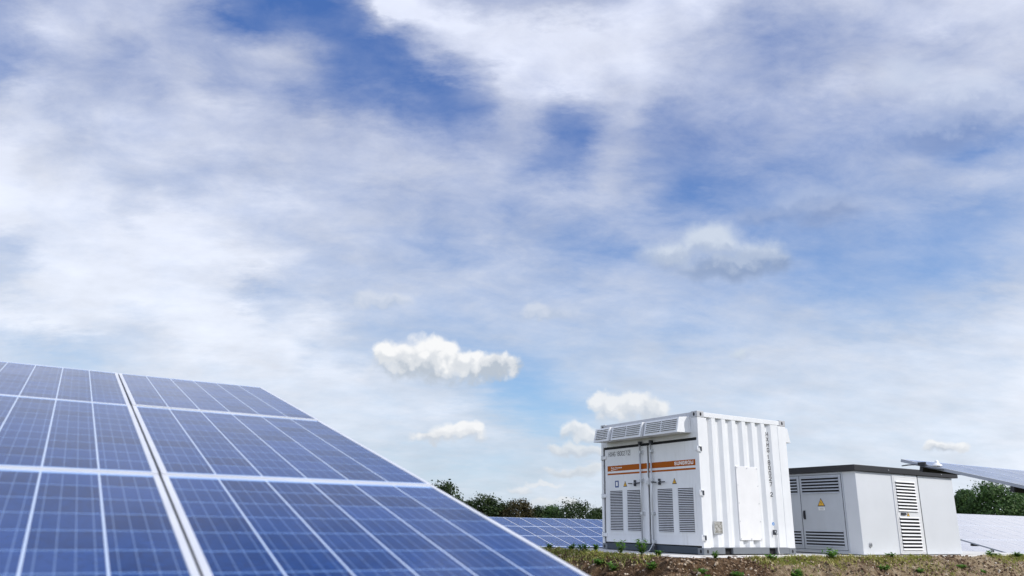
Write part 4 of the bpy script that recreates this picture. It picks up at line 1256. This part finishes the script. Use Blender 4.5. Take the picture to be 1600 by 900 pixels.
    # louvred hoods over both door sides
    for flip in (False, True):
        fx = (lambda x: x) if not flip else (lambda x: LX - x)
        for ya, yb in ((0.185, 1.145), (1.255, 2.205), (2.305, 2.80)):
            m = MB()
            sec = [(fx(0.002), 2.500), (fx(-0.285), 2.470), (fx(-0.352), 2.182), (fx(0.002), 2.195)]
            m.extrude([(x, ya, z) for x, z in sec], (0, yb - ya, 0), 'white')
            hood = m.build('ventilation_hood', root, 0.004)
            m = MB()
            # slots in the sloping front
            mid = 0.5 * (ya + yb)
            spans = ((ya + 0.045, mid - 0.018), (mid + 0.018, yb - 0.045)) if yb - ya > 0.6 else ((ya + 0.045, yb - 0.06),)
            for a, b in spans:
                for k in range(6):
                    t0, t1 = 0.10 + k * 0.132, 0.10 + k * 0.132 + 0.062
                    p = [(-0.285 - 0.067 * t, 2.470 - 0.288 * t) for t in (t0, t1)]
                    (xa, za), (xb, zb) = p
                    m.hexa([(fx(xa - .003), a, za), (fx(xb - .003), a, zb), (fx(xb + .004), a, zb - .001), (fx(xa + .004), a, za + .001), (fx(xa - .003), b, za), (fx(xb - .003), b, zb), (fx(xb + .004), b, zb - .001), (fx(xa + .004), b, za + .001)], 'void')
                    m.extrude([(fx(xa - .004), a, za + .002), (fx(xb - .022), a, zb + .010), (fx(xb - .021), a, zb + .006), (fx(xa - .003), a, za - .002)], (0, b - a, 0), 'white')
            m.build('grille', hood)
        m = MB()
        sec = [(fx(0.004), 2.495), (fx(-0.235), 2.468), (fx(-0.295), 2.188), (fx(0.004), 2.192)]
        for ya, yb in ((1.147, 1.253), (2.207, 2.303)):
            m.extrude([(x, ya, z) for x, z in sec], (0, yb - ya, 0), 'castgrey')
        m.build('hood_bridge', root)
    # things on the corrugated side
    m = MB()
    m.box(0.935, 1.515, -0.012, 0.004, 0.26, 1.612, 'panelwhite')
    pan = m.build('access_panel', root, 0.003)
    m = MB()
    for xx in (0.955, 1.495):
        for z in (0.285, 0.60, 0.93, 1.26, 1.585):
            m.tube([(xx, -0.021, z), (xx, -0.0122, z)], 0.0085, 'galv', 8)
    for z in (0.285, 1.585):
        m.tube([(1.225, -0.021, z), (1.225, -0.0122, z)], 0.0085, 'galv', 8)
    m.build('bolt', pan)
    m = MB()
    m.box(0.255, 0.49, -0.010, 0.005, 0.365, 0.59, 'galv')
    m.box(0.285, 0.48, -0.0125, -0.0101, 0.38, 0.58, 'plate')
    m.build('rating_plate', root, 0.002)
    # number stacked down the wall
    z = 2.33
    for ch in 'HXHG180027 2':
        if ch == ' ':
            z -= 0.09
            continue
        if ch == '1':
            z -= 0.03
        block_letters('serial_number', ch, (lambda zz: (lambda tx, ty, h: Vector((1.851 + tx, 0.0062 - h, zz - 0.088 + ty))))(z), 0.088, 0.068, 0, 0.0155, 'letterblack', root)
        z -= 0.105
    m = MB()
    m.extrude([(1.868 + 0.032 * math.cos(t * PI / 9), 0.0030, 0.565 + 0.032 * math.sin(t * PI / 9)) for t in range(18)], (0, 0.0025, 0), 'stickerblue')
    m.extrude([(1.858, 0.0015, 0.553), (1.878, 0.0015, 0.553), (1.868, 0.0015, 0.583)], (0, 0.0012, 0), 'letterwhite')
    m.build('earth_sticker', root)
    m = MB()
    m.box(1.835, 1.905, -0.035, 0.0055, 0.36, 0.455, 'darksteel')
    m.tube([(1.895, -0.055, 0.385), (1.895, -0.02, 0.385)], 0.022, 'galv', 10)
    m.tube([(1.855, -0.050, 0.42), (1.855, -0.02, 0.42)], 0.014, 'galv', 10)
    m.build('socket', root, 0.003)
    m = MB()
    m.tube([(1.897, -0.045, 0.365), (1.915, -0.04, 0.28), (1.928, -0.022, 0.15), (1.932, -0.02, 0.06), (1.940, -0.03, 0.003)], 0.0075, 'letterwhite', 8)
    m.build('cable', root)
    # earthing strap at the foot of the doors
    m = MB()
    m.tube([(-0.04, 1.30, 0.20), (-0.07, 1.335, 0.10), (-0.10, 1.38, 0.02), (-0.13, 1.42, 0.004)], 0.010, 'galv', 8)
    m.build('earth_lead', root)
    return root


build_container()


# ------------------------------------------------------------------ transformer station (local x along its long lit wall, y along its doors)
def build_station():
    root = thing('transformer_station', site(14.19, 10.14, PAD_Z), 'low grey transformer station with overhanging dark flat roof beside the container', 'station')
    SX, SY, SZ = 3.42, 2.75, 1.635
    m = MB()
    m.box(0, SX, 0, SY, 0.012, SZ, 'render')
    m.build('wall', root, 0.012)
    m = MB()
    m.box(0.03, SX - 0.03, 0.03, SY - 0.03, -0.02, 0.012, 'black')
    m.build('plinth', root)
    m = MB()
    m.box(-0.07, SX + 0.17, -0.05, SY + 0.10, SZ + 0.004, SZ + 0.125, 'roof')
    roof = m.build('roof', root, 0.008)
    m = MB()
    for xx in (1.05, 2.95):
        m.tube([(xx, -0.058, SZ + 0.06), (xx, -0.0495, SZ + 0.06)], 0.011, 'galv', 8)
    m.build('bolt', roof)

    def vents(parent, y0, y1, zs, n, x):
        for z0, z1 in zs:
            m = MB()
            m.face([(x - 0.001, y0, z0), (x - 0.001, y1, z0), (x - 0.001, y1, z1), (x - 0.001, y0, z1)], 'void')
            p = (z1 - z0) / n
            for k in range(n + 1):
                zz = z0 + p * k - 0.012
                m.extrude([(x - 0.002, y0, zz), (x - 0.020, y0, zz - 0.004), (x - 0.021, y0, zz + 0.002), (x - 0.004, y0, zz + 0.024)], (0, y1 - y0, 0), 'doorgrey')
            m.build('vent_grille', parent)
    m = MB()
    for a, b, c, d in ((0.30, 0.33, 0.05, 1.615), (2.43, 2.46, 0.05, 1.615)):
        m.box(-0.014, 0.004, a, b, c, d, 'doorgrey')
    m.box(-0.014, 0.004, 0.33, 2.43, 0.05, 0.075, 'doorgrey')
    m.box(-0.014, 0.004, 0.33, 2.43, 1.59, 1.615, 'doorgrey')
    m.box(-0.004, 0.004, 0.33, 2.43, 0.075, 1.59, 'black')
    m.build('door_frame', root, 0.002)
    for a, b in ((0.342, 1.375), (1.392, 2.42)):
        m = MB()
        m.box(-0.022, -0.005, a, b, 0.083, 1.582, 'doorgrey')
        door = m.build('door', root, 0.004)
        vents(door, a + 0.055, b - 0.05, ((0.155, 0.45), (1.222, 1.535)), 5, -0.0225)
        if a < 1:
            m = MB()
            m.box(-0.034, -0.0222, 1.285, 1.335, 0.68, 0.86, 'letterblack')
            m.tube([(-0.055, 1.31, 0.84), (-0.058, 1.31, 0.76), (-0.050, 1.31, 0.70)], [0.013, 0.015, 0.018], 'letterblack', 8)
            m.build('handle', door, 0.003)
            m = MB()
            yc, zb, wd, ht, px = 0.866, 0.945, 0.19, 0.165, -0.0225
            m.extrude([(px - .003, yc + wd / 2, zb), (px - .003, yc - wd / 2, zb), (px - .003, yc, zb + ht)], (.0028, 0, 0), 'letterblack')
            k, zc = 0.76, zb + ht * .36
            m.extrude([(px - .0045, yc + wd / 2 * k, zc - ht * .36 * k + .002), (px - .0045, yc - wd / 2 * k, zc - ht * .36 * k + .002), (px - .0045, yc, zc + ht * .64 * k)], (.0014, 0, 0), 'yellow')
            m.extrude([(px - .006, yc + .004, zc + ht * .30), (px - .006, yc + .014, zc + ht * .02), (px - .006, yc + .002, zc + ht * .05), (px - .006, yc - .003, zc - ht * .22), (px - .006, yc - .013, zc + ht * .1), (px - .006, yc - .001, zc + ht * .07)], (.0014, 0, 0), 'letterblack')
            m.box(px - .003, px - .0002, yc - 0.075, yc + 0.075, 0.865, 0.928, 'letterwhite')
            for zz, hw in ((0.912, 0.06), (0.897, 0.05), (0.882, 0.055)):
                m.box(px - .0042, px - .0031, yc - hw, yc + hw, zz - .003, zz + .003, 'steelgrey')
            m.build('warning_sign', door)
    # slatted door in the lit wall
    m = MB()
    for a, b, c, d in ((1.19, 1.225, 0.03, 1.598), (2.035, 2.07, 0.03, 1.598)):
        m.box(a, b, -0.016, 0.004, c, d, 'doorlight')
    m.box(1.225, 2.035, -0.016, 0.004, 0.03, 0.055, 'doorlight')
    m.box(1.225, 2.035, -0.016, 0.004, 1.573, 1.598, 'doorlight')
    m.build('door_frame', root, 0.002)
    m = MB()
    m.box(1.23, 2.03, -0.020, 0.004, 0.058, 1.57, 'doorlight')
    door = m.build('door', root, 0.003)
    for z0, z1, n in ((0.895, 1.485, 9), (0.125, 0.755, 9)):
        m = MB()
        m.face([(1.275, -0.021, z0), (1.945, -0.021, z0), (1.945, -0.021, z1), (1.275, -0.021, z1)], 'void')
        p = (z1 - z0) / n
        for k in range(n + 1):
            zz = z0 + p * k - 0.02
            m.extrude([(1.275, -0.022, zz), (1.275, -0.042, zz - 0.002), (1.275, -0.043, zz + 0.003), (1.275, -0.024, zz + 0.030)], (0.67, 0, 0), 'doorlight')
        m.build('vent_grille', door)
    m = MB()
    m.box(1.34, 1.50, -0.045, -0.0202, 0.80, 0.845, 'letterblack')
    m.build('handle', door, 0.004)
    m = MB()
    m.extrude([(1.535, -0.0235, 0.775), (1.635, -0.0235, 0.775), (1.585, -0.0235, 0.87)], (0, .0028, 0), 'letterblack')
    m.extrude([(1.549, -0.025, 0.782), (1.621, -0.025, 0.782), (1.585, -0.025, 0.853)], (0, .0014, 0), 'yellow')
    m.extrude([(1.583, -0.0265, 0.835), (1.575, -0.0265, 0.808), (1.584, -0.0265, 0.812), (1.588, -0.0265, 0.788), (1.594, -0.0265, 0.818), (1.586, -0.0265, 0.816)], (0, .0014, 0), 'letterblack')
    m.build('warning_sign', door)
    m = MB()
    m.box(2.085, 2.118, -0.0035, 0.003, 0.012, SZ - 0.002, 'darksteel')
    m.build('wall_joint', root)
    m = MB()
    m.tube([(0.235, -0.018, 0.20), (0.235, 0.0, 0.20)], [0.045, 0.047], 'castgrey', 20)
    m.tube([(0.235, -0.022, 0.20), (0.235, -0.0185, 0.20)], 0.030, 'steelgrey', 20)
    m.build('cable_gland', root)


build_station()


# ------------------------------------------------------------------ trees
def tree(x, y, zb, ht, wid, key, seed, label, fine):
    rnd = random.Random(seed)
    root = thing('tree', (x, y, zb), label, 'tree', 'trees beyond the solar tables', 0)
    tr = MB()
    lean = Vector((rnd.uniform(-.05, .05), rnd.uniform(-.05, .05), 0))
    trunk_h = ht * 0.62
    tr.tube([Vector((0, 0, -.2)), lean * trunk_h * .5 + Vector((0, 0, trunk_h * .4)), lean * trunk_h + Vector((0, 0, trunk_h))], [ht * .028, ht * .021, ht * .009], 'bark', 8)
    clumps = []
    n = 22
    for k in range(n):
        t = (k + rnd.random()) / n
        zz = ht * (0.12 + 0.80 * t)
        rad = wid * .5 * (math.sin(PI * (0.16 + 0.80 * t)) ** 0.7) * rnd.uniform(.35, .82)
        az = k * 2.4 + rnd.uniform(-.5, .5)
        c = Vector((math.cos(az) * rad, math.sin(az) * rad, zz))
        r = wid * rnd.uniform(.13, .22)
        clumps.append((c, r))
        s = Vector((0, 0, min(zz * .62, trunk_h))) + lean * zz * .6
        tr.tube([s, s.lerp(c, .5) + Vector((0, 0, -.1)), c], [ht * .011, ht * .007, ht * .003], 'bark', 6)
    clumps.append((Vector((rnd.uniform(-.1, .1) * wid, 0, ht * .92)), wid * .14))
    tr.build('trunk', root)
    bm = bmesh.new()
    for c, r in clumps:
        for _ in range(int(fine * 210 * (r / (wid * .17)) ** 2)):
            d = Vector((rnd.gauss(0, 1), rnd.gauss(0, 1), rnd.gauss(0, 1))).normalized()
            rr = r * (rnd.random() ** .4) * (1.0 + .28 * rnd.gauss(0, 1) * .6)
            p = c + Vector((d.x * rr, d.y * rr, d.z * rr * .85))
            s = rnd.uniform(.055, .12) * (ht / 7.0) ** .5 * (1.35 if fine < 1.5 else 1.0) * 1.5
            nrm = (d + Vector((rnd.gauss(0, .5), rnd.gauss(0, .5), rnd.gauss(0, .5) + .3))).normalized()
            a = nrm.orthogonal().normalized()
            a = (Matrix.Rotation(rnd.uniform(0, 6.28), 3, nrm) @ a)
            b = nrm.cross(a)
            vs = [bm.verts.new(p + q) for q in (a * s, b * s * .6 + nrm * s * .15, -a * s, -b * s * .6 + nrm * s * .15)]
            bm.faces.new(vs)
    me = bpy.data.meshes.new('crown')
    bm.to_mesh(me)
    bm.free()
    me.materials.append(M[key])
    o = bpy.data.objects.new('crown', me)
    C.objects.link(o)
    o.parent = root


for args in TREES:
    tree(*args)

# ------------------------------------------------------------------ camera
cam = bpy.data.cameras.new('camera')
cam.sensor_width = 36.0
cam.lens = 36.0 * 1192.06 / 1600.0
cam.clip_start = 0.05
cam.clip_end = 3000
cam.dof.use_dof = True
cam.dof.focus_distance = 16.0
cam.dof.aperture_fstop = 2.6
co = bpy.data.objects.new('camera', cam)
C.objects.link(co)
pitch, roll = 0.2993, 0.0190
f = Vector((0, math.cos(pitch), math.sin(pitch)))
u0 = Vector((0, -math.sin(pitch), math.cos(pitch)))
r0 = Vector((1, 0, 0))
rr = r0 * math.cos(roll) + u0 * math.sin(roll)
uu = r0 * -math.sin(roll) + u0 * math.cos(roll)
mw = Matrix((rr, uu, -f)).transposed().to_4x4()
mw.translation = Vector((0, 0, EYE))
co.matrix_world = mw
scene.camera = co

vs = scene.view_settings
vs.view_transform = 'Standard'
vs.look = 'None'
vs.exposure = 0.0
vs.gamma = 1.0
vs.use_curve_mapping = False
scene.render.film_transparent = False
scene.cycles.max_bounces = 5
scene.cycles.diffuse_bounces = 3
scene.cycles.glossy_bounces = 3
world.cycles.sampling_method = 'MANUAL'
world.cycles.sample_map_resolution = 512
scene.cycles.max_bounces = 6
